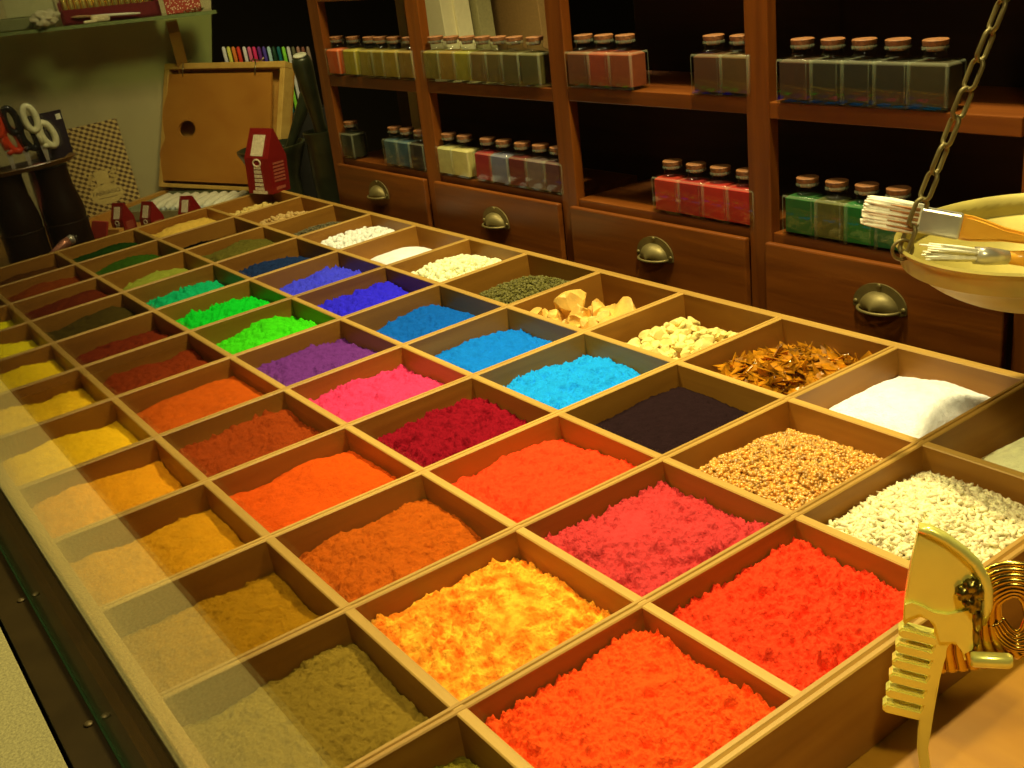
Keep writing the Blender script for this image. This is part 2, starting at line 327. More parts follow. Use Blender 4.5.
# (i, j): (kind, observed colour, label, gain, level, mound, tx, ty, clump, fine, edge)
D = dict(level=-.165, mound=.06, tx=0, ty=0, clump=.02, fine=.012, edge=.03)
CELLS = {
 (0, 0): ('bead', (200, 165, 75), 'pale yellow resin beads in the compartment under the large red carton', 1.3, dict(level=-.22, ty=.03, tx=-.0, r=.042, n=190)),
 (1, 0): ('bead', (185, 145, 70), 'few tan resin beads in the nearly empty compartment beside the pale yellow beads', 1.2, dict(level=-.22, ty=.04, tx=.08, mound=.10, r=.03, n=300)),
 (2, 0): ('grain', (92, 80, 42), 'dark grey-green grains in the compartment before the cream pebbles', 1.2, dict(level=-.22, mound=.1, tx=.06, r=.016, n=900)),
 (3, 0): ('bead', (240, 225, 165), 'cream white resin pebbles between grey-green grains and white powder', 1.3, dict(level=-.17, mound=.08, tx=.03, r=.034, n=420)),
 (4, 0): ('heap', (255, 255, 235), 'low heap of bright white powder between two compartments of cream granules', 1.3, dict(level=-.25, mound=.17, tx=.08, ty=.10, clump=0, fine=.004, edge=.06)),
 (5, 0): ('bead', (250, 235, 145), 'pale yellow rounded granules between white powder and dark olive grains', 1.2, dict(level=-.17, mound=.10, tx=.02, r=.028, n=650)),
 (6, 0): ('grain', (95, 85, 25), 'dark olive brown grains between pale yellow granules and amber resin chunks', 1.2, dict(level=-.19, mound=.07, tx=.08, r=.017, n=1100)),
 (9, 0): ('flake', (206, 124, 16), 'glossy amber brown resin flakes between yellow resin lumps and white powder', 1.0, dict(level=-.21, mound=.09, tx=.03)),
 (10, 0): ('heap', (255, 255, 225), 'large smooth mound of cream white powder in the compartment by the last drawer', 1.5, dict(level=-.165, mound=.13, tx=.03, ty=.02, clump=0, fine=.005, edge=.05)),
 (11, 0): ('heap', (240, 228, 125), 'pale khaki powder in the shaded compartment under the brass pan', 1.5, dict(level=-.25, mound=.12, tx=.12, clump=0, fine=.005)),
 (0, 1): ('heap', (205, 160, 55), 'coarse golden yellow powder next to the black powder at the far end', 1.3, dict(level=-0.150, mound=.1, clump=.03)),
 (1, 1): ('heap', (22, 15, 6), 'black powder between golden yellow and olive powders', .8, dict(level=-0.210)),
 (2, 1): ('heap', (88, 78, 20), 'dark olive powder between black and navy powders', 1.2, dict(level=-0.150, mound=.09)),
 (3, 1): ('heap', (24, 40, 62), 'dark navy blue pigment powder between olive and ultramarine', 1.2, dict(level=-.2, mound=.08, clump=.035)),
 (4, 1): ('heap', (62, 62, 205), 'violet-tinged ultramarine powder between navy and pure ultramarine', 1.15, dict(level=-.18, mound=.07, clump=.045)),
 (5, 1): ('heap', (46, 36, 210), 'pure deep ultramarine blue powder next to steel blue powder', 1.15, dict(level=-.17, mound=.07, clump=.04)),
 (6, 1): ('heap', (14, 92, 158), 'steel blue powder between ultramarine and cerulean blue', 0.92, dict(level=-.19, mound=.09, tx=.02, clump=.02)),
 (7, 1): ('heap', (18, 122, 190), 'cerulean blue powder between steel blue and turquoise blue', 0.84, dict(level=-.17, mound=.06, tx=.02, clump=.02)),
 (8, 1): ('heap', (30, 160, 225), 'bright turquoise blue powder beside the purplish black powder', 0.86, dict(level=-.165, mound=.07, clump=.035)),
 (9, 1): ('heap', (36, 19, 16), 'purplish black powder beside the bright turquoise powder', .9, dict(level=-.17, mound=.05, clump=0, fine=.008)),
 (10, 1): ('bead', (196, 134, 44), 'golden glassy resin beads between black powder and white seeds', 1.15, dict(level=-.17, mound=.09, r=.0145, n=3200, gloss=1)),
 (11, 1): ('seed', (246, 208, 134), 'white elongated gum grains behind the brass comb-toothed ornament', 1.0, dict(level=-.15, mound=.07, r=.0155, n=2300)),
 (0, 2): ('heap', (28, 58, 6), 'darkest green powder at the far end of the green row', 1.0, dict(level=-0.180, mound=.1)),
 (1, 2): ('heap', (52, 84, 12), 'dull dark green powder between darkest green and olive yellow', 1.0, dict(level=-0.170, mound=.1)),
 (2, 2): ('heap', (142, 142, 38), 'olive yellow-green earth powder before the emerald heap', 1.1, dict(level=-.19, mound=.1, clump=.03)),
 (3, 2): ('heap', (14, 160, 82), 'emerald bluish green powder heap between olive yellow and grass green', 1.1, dict(level=-.19, mound=.1, tx=.03, clump=.05)),
 (4, 2): ('heap', (16, 188, 30), 'grass green powder heap between emerald and lime green', 1.1, dict(level=-.18, mound=.09, tx=.02, clump=.055)),
 (5, 2): ('heap', (70, 214, 16), 'bright lime green powder heap beside the purple powder', 0.9, dict(level=-.17, mound=.1, clump=.04)),
 (6, 2): ('heap', (108, 46, 105), 'purple powder between lime green and pink powders', 0.95, dict(level=-.165, mound=.05, tx=.01, clump=.035)),
 (7, 2): ('heap', (232, 58, 88), 'bright pink-red powder between purple and crimson', 0.9, dict(level=-.15, mound=.06, clump=.035)),
 (8, 2): ('heap', (168, 14, 30), 'deep crimson powder between pink-red and orange-red', 0.62, dict(level=-.145, mound=.05, clump=.05)),
 (9, 2): ('heap', (252, 66, 22), 'orange-red powder between crimson and coral red', 0.92, dict(level=-.14, mound=.07, clump=.022)),
 (10, 2): ('heap', (244, 70, 58), 'coral red powder beside the golden resin beads', 0.6, dict(level=-.13, mound=.07, clump=.045)),
 (11, 2): ('heap', (248, 64, 24), 'scarlet powder in the end compartment beside the brass comb-toothed ornament', 0.82, dict(level=-.12, mound=.06, clump=.045)),
 (0, 3): ('heap', (85, 46, 6), 'dull brown powder in the end compartment by the two dark bottles', 1.05, dict(level=-0.170)),
 (1, 3): ('heap', (125, 52, 8), 'russet brown powder between dull brown and dark oxblood powders', 1.0, dict(level=-0.150, mound=.07)),
 (2, 3): ('heap', (98, 34, 3), 'dark oxblood brown powder between russet and dark olive brown', 1.0, dict(level=-0.150, mound=.07)),
 (3, 3): ('heap', (62, 47, 8), 'dark olive brown powder between two red-brown powders', 1.2, dict(level=-0.150, mound=.08)),
 (4, 3): ('heap', (112, 36, 2), 'dark red-brown powder behind the brick brown powder', 1.0, dict(level=-.18, mound=.05)),
 (5, 3): ('heap', (124, 42, 3), 'brick brown powder beside the lime green heap', 1.0, dict(level=-.17, mound=.05)),
 (6, 3): ('heap', (192, 78, 6), 'light rust orange flat powder beside the purple powder', 0.92, dict(level=-.16, mound=.03, clump=.008, fine=.006)),
 (7, 3): ('heap', (152, 56, 5), 'rust brown lumpy powder beside the pink-red powder', 0.92, dict(level=-.155, mound=.04, clump=.03)),
 (8, 3): ('heap', (232, 82, 4), 'bright orange flat powder beside the crimson powder', 0.84, dict(level=-.15, mound=.04, clump=.008, fine=.006)),
 (9, 3): ('heap', (200, 88, 6), 'burnt sienna orange-brown powder beside the orange-red powder', 0.8, dict(level=-.17, mound=.10, tx=.02, clump=.02)),
 (10, 3): ('heap', (246, 118, 18), 'yellow and orange mottled powder beside the coral red powder', 1.0, dict(level=-.13, mound=.07, clump=.035)),
 (11, 3): ('heap', (252, 80, 18), 'vermilion orange powder in the end compartment in front of the scarlet', 0.9, dict(level=-.13, mound=.07, clump=.04)),
 (2, 4): ('heap', (205, 160, 10), 'lemon ochre powder at the far end of the yellow row', 2.1, dict(level=-.19)),
 (3, 4): ('heap', (215, 155, 15), 'golden ochre powder second along the yellow row', 2.0, dict(level=-.17, mound=.08)),
 (4, 4): ('heap', (193, 143, 12), 'greenish yellow ochre powder before the orange ochre', 2.0, dict(level=-.17, mound=.08)),
 (5, 4): ('heap', (205, 135, 15), 'orange ochre powder beside the brick brown powder', 2.0, dict(level=-.17, mound=.06)),
 (6, 4): ('heap', (190, 136, 12), 'yellow ochre powder beside the light rust powder', 1.90, dict(level=-.17, mound=.05, clump=.01)),
 (7, 4): ('heap', (190, 119, 12), 'warm ochre powder beside the rust brown powder', 1.6, dict(level=-.17, mound=.05, clump=.012)),
 (8, 4): ('heap', (172, 111, 10), 'dull ochre powder beside the bright orange powder', 1.5, dict(level=-.17, mound=.05, clump=.01)),
 (9, 4): ('heap', (128, 84, 6), 'brown umber powder beside the burnt sienna powder', 1.60, dict(level=-.18, mound=.06, clump=.015)),
 (10, 4): ('heap', (104, 79, 18), 'greyish olive green earth powder beside the mottled yellow powder', 1.71, dict(level=-.17, mound=.07, clump=.02)),
 (11, 4): ('heap', (100, 84, 14), 'dark olive earth powder in the end corner in front of the vermilion', 1.53, dict(level=-.18, mound=.06)),
}
def icodata(sub):
    bm = bmesh.new(); bmesh.ops.create_icosphere(bm, subdivisions=sub, radius=1)
    v = np.array([q.co[:] for q in bm.verts]); f = [tuple(q.index for q in p.verts) for p in bm.faces]; bm.free(); return v, f
ICO1, ICO2 = icodata(1), icodata(2)
def randrot(rg):
    q = rg.normal(size=4); q /= np.linalg.norm(q); w, x, y, z = q
    return np.array([[1 - 2 * (y * y + z * z), 2 * (x * y - z * w), 2 * (x * z + y * w)], [2 * (x * y + z * w), 1 - 2 * (x * x + z * z), 2 * (y * z - x * w)], [2 * (x * z - y * w), 2 * (y * z + x * w), 1 - 2 * (x * x + y * y)]])
for (i, j), (kind, obs, label, gain, kw) in CELLS.items():
    p = dict(D); r = kw.pop('r', .02); n = kw.pop('n', 300); gloss = kw.pop('gloss', 0); p.update(kw)
    seed = i * 7 + j * 31 + 1
    h = height_fn(seed, **p)
    dist = np.linalg.norm(node(i, j) - CP)
    res = int(min(150, max(40, 760 / dist)))
    P = corner_fn(i, j); g = tuple(x * gain for x in G)
    cx = P(.5, .5); org = (cx[0], cx[1], -.386)
    if kind == 'heap':
        sec = (252, 180, 42) if (i, j) == (10, 3) else None
        m = pigment_mat('pigment %d %d' % (i, j), obs, g, second=sec, vscale=11 if sec else 14)
        o = heap_mesh(i, j, res, h).build('pigment_heap', m, None, org, smooth=True)
        tag(o, label, 'pigment', 'pigment powders in the tray compartments')
    else:
        col = [min(.9, x * q) for x, q in zip(lin(obs), g)]
        rg = np.random.default_rng(seed)
        if kind == 'flake':
            m = mat('amber flake', [min(.9, 1.0 * q) for q in col], .10, var=.8, vscale=9, spec=1., **{'Transmission Weight': .35})
        else:
            m = mat('granule %d %d' % (i, j), col, .25 if gloss else .6, var=.6 if gloss else .35 if kind != 'bead' else .12, vscale=22, spec=.7 if gloss else .35)
        mb = heap_mesh(i, j, max(24, res // 2), height_fn(seed, p['level'] - r * .7, p['mound'], p['tx'], p['ty'], 0, .004, p['edge']))
        for k in range(n):
            s, t = rg.uniform(.03, .97, 2); q = P(s, t); z = height_fn(seed, p['level'], p['mound'], p['tx'], p['ty'], 0, .004, p['edge'])(s, t, q[0], q[1]) + rg.uniform(-.6, .5) * r
            A = randrot(rg)
            if kind == 'bead':
                V0, F0 = ICO2 if (r > .025) else ICO1
                sc = r * rg.uniform(.6, 1.15, 3); V = (V0 * sc) @ A.T
                if r > .025: V = V * (1 + rg.uniform(-.12, .12, (len(V), 1)))
            elif kind == 'grain': V0, F0 = ICO1; V = (V0 * (r * rg.uniform(.5, 1.2, 3))) @ A.T
            elif kind == 'seed':
                V0, F0 = ICO1; a = rg.uniform(0, 2 * PI); tl = rg.normal() * .35
                ax = np.array((math.cos(a) * math.cos(tl), math.sin(a) * math.cos(tl), math.sin(tl)))
                b1 = unit(np.cross(ax, (0, 0, 1.))); b2 = np.cross(ax, b1); L = r * rg.uniform(1.3, 3.2)
                V = V0[:, :1] * ax * L + V0[:, 1:2] * b1 * r * .8 + V0[:, 2:3] * b2 * r * .8
            else:
                a = np.sort(rg.uniform(0, 2 * PI, 6)); rr = rg.uniform(.025, .095, 6) * np.where(np.abs(np.cos(a)) > .7, 1.2, .6)
                tl = randrot(rg) if rg.uniform() < .2 else np.array(Matrix.Rotation(rg.normal() * .5, 3, 'X') @ Matrix.Rotation(rg.normal() * .5, 3, 'Y'))
                ring = np.stack([rr * np.cos(a), rr * np.sin(a), np.zeros(6)], 1)
                V = np.concatenate([ring + (0, 0, .003), ring - (0, 0, .003)]) @ tl.T
                F0 = [tuple(range(6)), tuple(range(11, 5, -1))] + [(q, q + 6, (q + 1) % 6 + 6, (q + 1) % 6) for q in range(6)]
                z += .02
            V = V + (q[0], q[1], max(z, -.36))
            mb.add(V, F0)
        o = mb.build({'bead': 'resin_beads', 'grain': 'mineral_grains', 'seed': 'gum_grains', 'flake': 'resin_flakes'}[kind], m, None, org, smooth=(kind in ('bead', 'seed')))
        tag(o, label, {'bead': 'resin beads', 'grain': 'grains', 'seed': 'gum grains', 'flake': 'resin flakes'}[kind], 'granular fillings of the tray compartments', 'stuff')

# amber chunks and yellow lumps: each its own thing
def rock(c, rad, m, name, label, cat, group, seed, facet=.35, flat=.8):
    rg = random.Random(seed); bm = bmesh.new(); bmesh.ops.create_icosphere(bm, subdivisions=3, radius=1)
    planes = [(Vector((rg.gauss(0, 1), rg.gauss(0, 1), rg.gauss(0, 1))).normalized(), rg.uniform(.42, .78)) for _ in range(11)]
    R = Matrix.Rotation(rg.uniform(0, 6), 3, 'Z') @ Matrix.Rotation(rg.uniform(-.5, .5), 3, 'X')
    sx, sy, sz = rg.uniform(.8, 1.25), rg.uniform(.75, 1.1), rg.uniform(.6, .95) * flat / .8
    for v in bm.verts:
        q = v.co.copy()
        for nrm, dd in planes:
            e = q.dot(nrm) - dd
            if e > 0: q -= nrm * e
        q *= 1 + .07 * noise.fractal(q * 3 + Vector((seed, 0, 0)), .8, 2, 3)
        v.co = R @ Vector((q.x * sx, q.y * sy, q.z * sz)) * rad
    mb = MB().bm(bm); lo = min(p[2] for p in mb.v)
    mb.v = [(p[0] + c[0], p[1] + c[1], p[2] - lo + c[2]) for p in mb.v]
    o = mb.build(name, m, None, c, smooth=True, angle=18)
    return tag(o, label, cat, group)
amber_m = mat('amber resin', (.86, .49, .10), .5, var=.3, vscale=7, bump=.2, spec=.4)
P = corner_fn(7, 0, .05)
AMB = [(.28, .60, .17), (.50, .30, .13), (.80, .40, .18), (.50, .62, .14), (.68, .70, .14), (.18, .80, .12), (.36, .84, .12), (.88, .70, .11), (.62, .48, .13), (.88, .88, .10), (.14, .60, .08), (.40, .42, .10), (.74, .86, .11), (.56, .88, .10), (.34, .72, .09), (.46, .78, .11), (.60, .80, .10), (.66, .58, .12), (.26, .76, .09), (.80, .60, .10)]
ra = random.Random(11)
while len(AMB) < 52:
    s, t = ra.uniform(.12, .93), ra.uniform(.35, .94)
    if s + t > .8: AMB.append((s, t, ra.uniform(.06, .10)))
DESC = ['large amber resin chunk with a crusted yellow face, left end of its compartment', 'pale amber resin chunk standing at the back of the heap', 'largest flat-topped orange amber block near the divider']
for k, (s, t, rr) in enumerate(AMB):
    q = P(s, t)
    rock((q[0], q[1], -.33 + (.02 if k in (0, 1, 2) else 0.03 if k in (3, 8, 17) else .12 if k >= 20 else 0.02)), rr * 1.0, amber_m, 'amber_chunk', DESC[k] if k < 3 else 'broken amber resin chunk among the others in the amber compartment', 'amber', 'amber resin chunks in their compartment', 50 + k, flat=1.1)
lump_m = mat('pale resin', (.86, .68, .22), .5, var=.18, vscale=9, bump=.15)
P = corner_fn(8, 0, .05); rg = random.Random(3)
for k in range(210):
    while True:
        s, t = rg.uniform(.1, .95), rg.uniform(.2, .96)
        if s + t > .5: break
    q = P(s, t); big = k < 5
    e = (1 - (2 * s - 1) ** 2) * (1 - (2 * t - 1) ** 2)
    rock((q[0], q[1], (-.225 + .11 * e if k < 150 else -.33) + rg.uniform(-.03, .02)), rg.uniform(.08, .095) if big else rg.uniform(.036, .062), lump_m, 'resin_lump', 'pale yellow resin lump in the heap beside the amber chunks', 'resin lump', 'pale yellow resin lumps', 200 + k)

# ------------------------------------------------------------------ COUNTER, SILL, PANE
counter_m = wood('counter wood', (.30, .125, .006), (.44, .205, .014), 0, rough=.4, scale=6)
ct = MB().prism([(-4.98, -4.90), (17, -4.90), (17, .12), (-3.42, .12)], (0, 0, -.72), (1, 0, 0), (0, 1, 0), (0, 0, 1), .295).build('display_counter', counter_m, None, (5, -2.4, -.72))
tag(ct, 'brown wooden counter top that carries the pigment tray and the brass ornament', 'counter')
win = thing('window_1', (8, -4.98, -.30), 'shop window pane in a dark bronze channel with a pale stone sill outside', 'window', kind='structure')
WO = (8, -4.98, -.30)
MB().box(-7, 22, -4.990, -4.974, -.33, 7).build('glass_pane', pane_glass, win, WO)
fr_m = mat('dark bronze frame', (.060, .038, .010), .35, .5, var=.15, vscale=3)
MB().box(-7, 22, -5.165, -4.997, -.55, -.30, .004).box(-7, 22, -4.967, -4.905, -.43, -.31, .004).build('channel_frame', fr_m, win, WO)
green_m = mat('glass edge', (.05, .11, .035), .2, var=.1)
MB().box(-7, 22, -4.996, -4.968, -.50, -.305).build('glazing_strip', green_m, win, WO)
for x in (6.2, 8.62, 10.1, 11.6):
    q = at_z(*({8.62: (23, 600), 10.1: (92, 723)}.get(x, (0, 0))), -.3) if x in (8.62, 10.1) else (x, -5.08, -.3)
    m_ = MB().lathe([(0, .0), (.022, .0), (.024, .004), (.018, .010), (0, .012)], 18, (q[0], min(-5.03, max(-5.13, q[1])), -.30))
    m_.build('screw', mat('screw steel', (.13, .09, .03), .5, .5), win, WO, smooth=True)
stone = mat('speckled stone', (.31, .265, .095), .75, var=.28, vscale=55, bump=.25, bscale=60)
MB().box(-7, 22, -5.68, -5.185, -.62, -.315, .006).build('window_sill', stone, win, WO)

# ------------------------------------------------------------------ CABINET
RC = rotvec((-.045, .0201, .0493)); CO = np.array((6, .45, 0.))
def cab_w(x, y, z): return CO + RC @ np.array((x - 6, y, z))
def cab_at(px, py, yl):
    q = at_plane(px, py, CO + RC @ np.array((0, yl, 0)), RC @ np.array((0, 1., 0)))
    l = RC.T @ (q - CO); return np.array((l[0] + 6, l[1], l[2]))
RM = Matrix(RC.tolist())
cab = thing('apothecary_cabinet', CO, 'dark mahogany shelf cabinet with a row of drawers behind the pigment tray', 'cabinet', rot=RM)
CL = (6, 0, 0)
PX = [(1.557, 1.80), (3.679, 3.925), (5.956, 6.175), (8.225, 8.44), (10.385, 10.62)]
def cb(x0, x1, y0, y1, z0, z1, name, m, b=.008): return MB().box(x0, x1, y0, y1, z0, z1, b).build(name, m, cab, CL)
UPB = [((340, 86.5), (410, 92.3)), ((436, 94.3), (545, 100.6)), ((578, 102.4), (740, 113)), ((776, 117.4), (1010, 139.5))]
UZ = [sum(cab_at(*p, 0)[2] for p in pr2) / 2 for pr2 in UPB]
for k, (x0, x1) in enumerate(PX):
    cb(x0, x1, 0, .10, -.45, 4.2, 'upright', cabz)
for k in range(4):
    x0, x1 = PX[k][1], PX[k + 1][0]
    xr = x1 if k < 3 else x1 - .02
    cb(x0, xr, 0.005, .95, UZ[k], UZ[k] + .12, 'shelf_board', cabx)
    cb(x0, x1, .02, .95, .30, .407, 'shelf_board', cabx)
    z3 = 2.19 if k == 0 else 2.75
    cb(x0 - .13, x1 + .13, .955, .99, -.4, 1.36 if k < 2 else 4.2, 'back_panel', wood('back wood', (.022, .008, .003), (.05, .018, .005), 0, rough=.7))
    MB().box(x0, x1, .005, .11, z3, z3 + .11, .008).box(x0 - .12, x1 + .12, .105, .95, z3, z3 + .11, .008).build('shelf_board', cabx, cab, CL)
    dx0, dx1 = x0 - .05, x1 + .0
    if k == 3: dx0 = x0 - .02; dx1 = 10.36
    dr = cb(dx0, dx1, -.06, .0, -.42, .345, 'drawer', cabx, .014)
    MB().box(dx0 + .06, dx1 - .06, .0, .7, -.38, .26).build('drawer_box', cabx, dr, (6, 0, 0))
    # cup pull
    cpx = [(377, 191), (494, 219), (653, 251), (878, 301)][k]
    l = cab_at(*cpx, -.09); R0 = .215
    w = .5 * np.linalg.norm(cab_at(cpx[0] - 25, cpx[1], -.09) - cab_at(cpx[0] + 25, cpx[1], -.09))
    cxl, czl = l[0], l[2] - .04
    pl = MB()
    n = 24; rim = [(1.0 * R0 * math.cos(a), .74 * R0 * math.sin(a)) for a in [PI * q / n for q in range(n + 1)]]
    rim += [(-R0, -.03), (-R0 * .8, -.045), (R0 * .8, -.045), (R0, -.03)]
    pl.prism(rim, (cxl, -.062, czl), (1, 0, 0), (0, 0, 1), (0, -1, 0), .014)
    dm = MB(); N1, N2 = 20, 10; vs = []
    for b in range(N2 + 1):
        for a in range(N1 + 1):
            al = PI * a / N1; be = PI / 2 * b / N2
            r = .72 * R0
            vs.append((cxl + r * math.cos(al) * math.cos(be), -.074 - .115 * math.sin(be) * (.7 + .3 * math.sin(al)), czl - .02 + .80 * r * math.sin(al) * math.cos(be) + .0))
    fs = [(b * (N1 + 1) + a, b * (N1 + 1) + a + 1, (b + 1) * (N1 + 1) + a + 1, (b + 1) * (N1 + 1) + a) for b in range(N2) for a in range(N1)]
    dm.add(vs, fs)
    lipp = [(cxl + .74 * R0 * math.cos(PI * q / 16), -.074 - .118 * math.sin(PI * q / 16), czl - .022) for q in range(17)]
    dm.tube(lipp, .012, 8)
    sm = dm
    for (sx, sz) in ((-.9, .02), (.9, .02), (0, .67)):
        pl.ell((cxl + sx * R0, -.08, czl + sz * R0), (.018, .012, .018), 2)
    hp = pl.build('cup_pull', brass_old, dr, CL); dm.build('dome', brass_old, hp, CL, smooth=True)
RXA, RXB = cab_at(400, 40, .72)[0], cab_at(408.5, 40, .72)[0]
cb(RXA, RXB, .72, .86, .41, 1.26, 'rear_upright', wood('pale wood', (.42, .30, .10), (.55, .40, .14), 2))  # pale colour puts the light on this rear post into the wood
cb(RXA, RXB, .72, .86, 1.385, 2.19, 'rear_upright', MATS['pale woodz'])

# jars
UP, LO = 1.381, .407
proto = None; JW = .335
def jar_proto():
    t = thing('pigment_jar', (0, 0, 0), 'x', 'jar')
    h = .31; w = JW / 2 - .008
    def rsq(ww, z, ch, n=4):
        pts = []
        for q in range(4):
            cx, cy = [(1, 1), (-1, 1), (-1, -1), (1, -1)][q]
            for k in range(n):
                a = PI / 2 * q + PI / 2 * k / (n - 1)
                pts.append((cx * (ww - ch) + ch * math.cos(a), cy * (ww - .055 - ch) + ch * math.sin(a), z))
        return pts
    def rc(r, z):
        return [(r * math.cos(a), r * math.sin(a), z) for a in [PI / 2 * q + PI / 2 * (k + .5) / 4 for q in range(4) for k in range(4)]]
    def loft(rings, cap_top=False):
        n = len(rings[0]); vs = [p for rr in rings for p in rr]; fs = [tuple(range(n))[::-1]]
        for a in range(len(rings) - 1):
            for k in range(n): fs.append((a * n + k, a * n + (k + 1) % n, (a + 1) * n + (k + 1) % n, (a + 1) * n + k))
        if cap_top: fs.append(tuple(range((len(rings) - 1) * n, len(rings) * n)))
        return MB().add(vs, fs)
    loft([rsq(w - .02, 0, .018), rsq(w - .005, .005, .018), rsq(w, .016, .018), rsq(w, h - .024, .018), rsq(w - .005, h - .008, .02), rsq(w - .022, h, .03), rc(.088, h + .010), rc(.072, h + .022), rc(.070, h + .058), rc(.083, h + .062), rc(.085, h + .074), rc(.080, h + .082)]).build('glass_body', jar_glass, t, (0, 0, 0), smooth=True, angle=60)
    gb = [c for c in t.children if c.name == 'glass_body'][0]; gb.data.materials.append(edge_glint)
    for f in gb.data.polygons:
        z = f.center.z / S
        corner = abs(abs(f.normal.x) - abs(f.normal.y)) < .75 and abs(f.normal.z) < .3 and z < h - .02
        if corner or h - .034 < z < h - .012 or h + .056 < z < h + .080: f.material_index = 1  # corners, shoulder and lip carry the painted highlight
    loft([rsq(w - .05, .036, .02), rsq(w - .016, .028, .02), rsq(w - .016, h - .034, .02), rsq(w - .035, h - .016, .02), rc(.06, h - .008)], True).build('pigment_fill', mat('fill', (.5, .5, .5), .9), t, (0, 0, 0))
    MB().lathe([(.052, h + .05), (.058, h + .083), (.077, h + .085), (.082, h + .116), (.077, h + .121), (0, h + .122)], 20).build('cork', cork_m, t, (0, 0, 0), smooth=True, angle=40)
    return t
JARS = [  # front face x0, x1, y of the foot in the photo, shelf z, colour, label
 (326, 338, 77, UP, (190, 80, 20), 'orange pigment jar at the far end of the upper shelf'),
 (340, 357, 78, UP, (150, 135, 15), 'bright olive yellow jar second from the far end of the upper shelf'),
 (360, 370, 79, UP, (135, 115, 20), 'khaki yellow jar next to the bright olive one, upper shelf'),
 (371, 380, 80, UP, (125, 105, 15), 'olive ochre jar in the middle of the first bay, upper shelf'),
 (382, 396, 80, UP, (135, 110, 15), 'mustard jar second from the second upright, upper shelf of the first bay'),
 (398, 411, 81, UP, (120, 90, 10), 'brownish ochre jar touching the second upright, upper shelf of the first bay'),
 (423, 437, 82, UP, (110, 95, 20), 'khaki jar first beside the second upright, upper shelf of the second bay'),
 (438, 453, 82.5, UP, (125, 95, 12), 'golden ochre jar second in the second bay, upper shelf'),
 (454, 468, 83.5, UP, (125, 115, 12), 'yellowest olive jar third in the second bay, upper shelf'),
 (470, 483, 84, UP, (95, 72, 15), 'brown ochre jar in the middle of the second bay, upper shelf'),
 (485, 499, 85, UP, (85, 68, 18), 'umber jar fifth in the second bay, upper shelf'),
 (500, 516, 85, UP, (75, 62, 12), 'dark olive umber jar second from the third upright, upper shelf'),
 (518, 538, 86, UP, (68, 60, 10), 'darkest olive jar last in the second bay, upper shelf'),
 (567, 586, 89, UP, (110, 55, 15), 'brown jar first beside the third upright, upper shelf'),
 (587, 606, 90, UP, (150, 55, 15), 'rust red jar in the middle of three, upper shelf of the third bay'),
 (608, 627, 90.5, UP, (140, 62, 18), 'rust brown jar last of three before the gap, upper shelf of the third bay'),
 (692, 718, 96, UP, (90, 48, 15), 'dark brown jar after the gap, upper shelf of the third bay'),
 (719, 744, 97, UP, (92, 62, 14), 'yellowish brown jar touching the fourth upright, upper shelf'),
 (778, 807, 101, UP, (66, 36, 14), 'reddish dark brown jar first of five in the last bay, upper shelf'),
 (808, 837, 104, UP, (45, 38, 14), 'dark umber jar second of five in the last bay, upper shelf'),
 (838, 869, 106, UP, (40, 34, 14), 'greenish black jar in the middle of five, upper shelf of the last bay'),
 (870, 903, 109, UP, (44, 36, 16), 'black-brown jar fourth of five in the last bay, upper shelf'),
 (906, 941, 112, UP, (58, 48, 16), 'dark olive jar at the end of five by the chain, upper shelf'),
 (339, 352, 157, LO, (45, 45, 25), 'near-black green jar alone at the far end of the lower shelf'),
 (383, 396, 165, LO, (70, 100, 110), 'grey-blue jar first of three by the second upright, lower shelf'),
 (396, 407, 167, LO, (62, 92, 112), 'slate blue jar in the middle of three by the second upright, lower shelf'),
 (408, 423, 170, LO, (40, 24, 12), 'dark brown jar touching the second upright, lower shelf'),
 (436, 450, 173, LO, (205, 195, 130), 'cream jar first in the second bay, lower shelf'),
 (451, 466, 175, LO, (220, 205, 130), 'pale yellow cream jar beside the crimson jar, lower shelf'),
 (474, 489, 179, LO, (160, 20, 35), 'bright crimson jar beside the cream jars, lower shelf'),
 (490, 505, 182, LO, (120, 118, 150), 'lavender blue jar between two crimson jars, lower shelf'),
 (507, 525, 185, LO, (110, 22, 20), 'dark crimson jar beside the lavender blue jar, lower shelf'),
 (526, 542, 189, LO, (120, 95, 95), 'greyish mauve jar second from the third upright, lower shelf'),
 (543, 560, 192, LO, (95, 45, 65), 'purple jar touching the third upright, lower shelf'),
 (653, 676, 211, LO, (190, 45, 15), 'orange-red jar first of the four red jars, lower shelf'),
 (677, 699, 215, LO, (170, 25, 25), 'crimson jar second of the four red jars, lower shelf'),
 (700, 724, 220, LO, (195, 32, 15), 'bright red jar third of the four red jars, lower shelf'),
 (726, 750, 225, LO, (185, 24, 12), 'scarlet jar touching the fourth upright, lower shelf'),
 (784, 812, 236, LO, (30, 95, 40), 'dark green jar first beside the fourth upright, lower shelf'),
 (813, 841, 242, LO, (85, 85, 30), 'olive green jar between two green jars, lower shelf'),
 (842, 871, 248, LO, (15, 110, 45), 'bright green jar under the white brush bristles, lower shelf'),
 (873, 902, 254, LO, (15, 95, 65), 'teal green jar beside the brass pan rim, lower shelf'),
]
proto = jar_proto()
FILL = {}
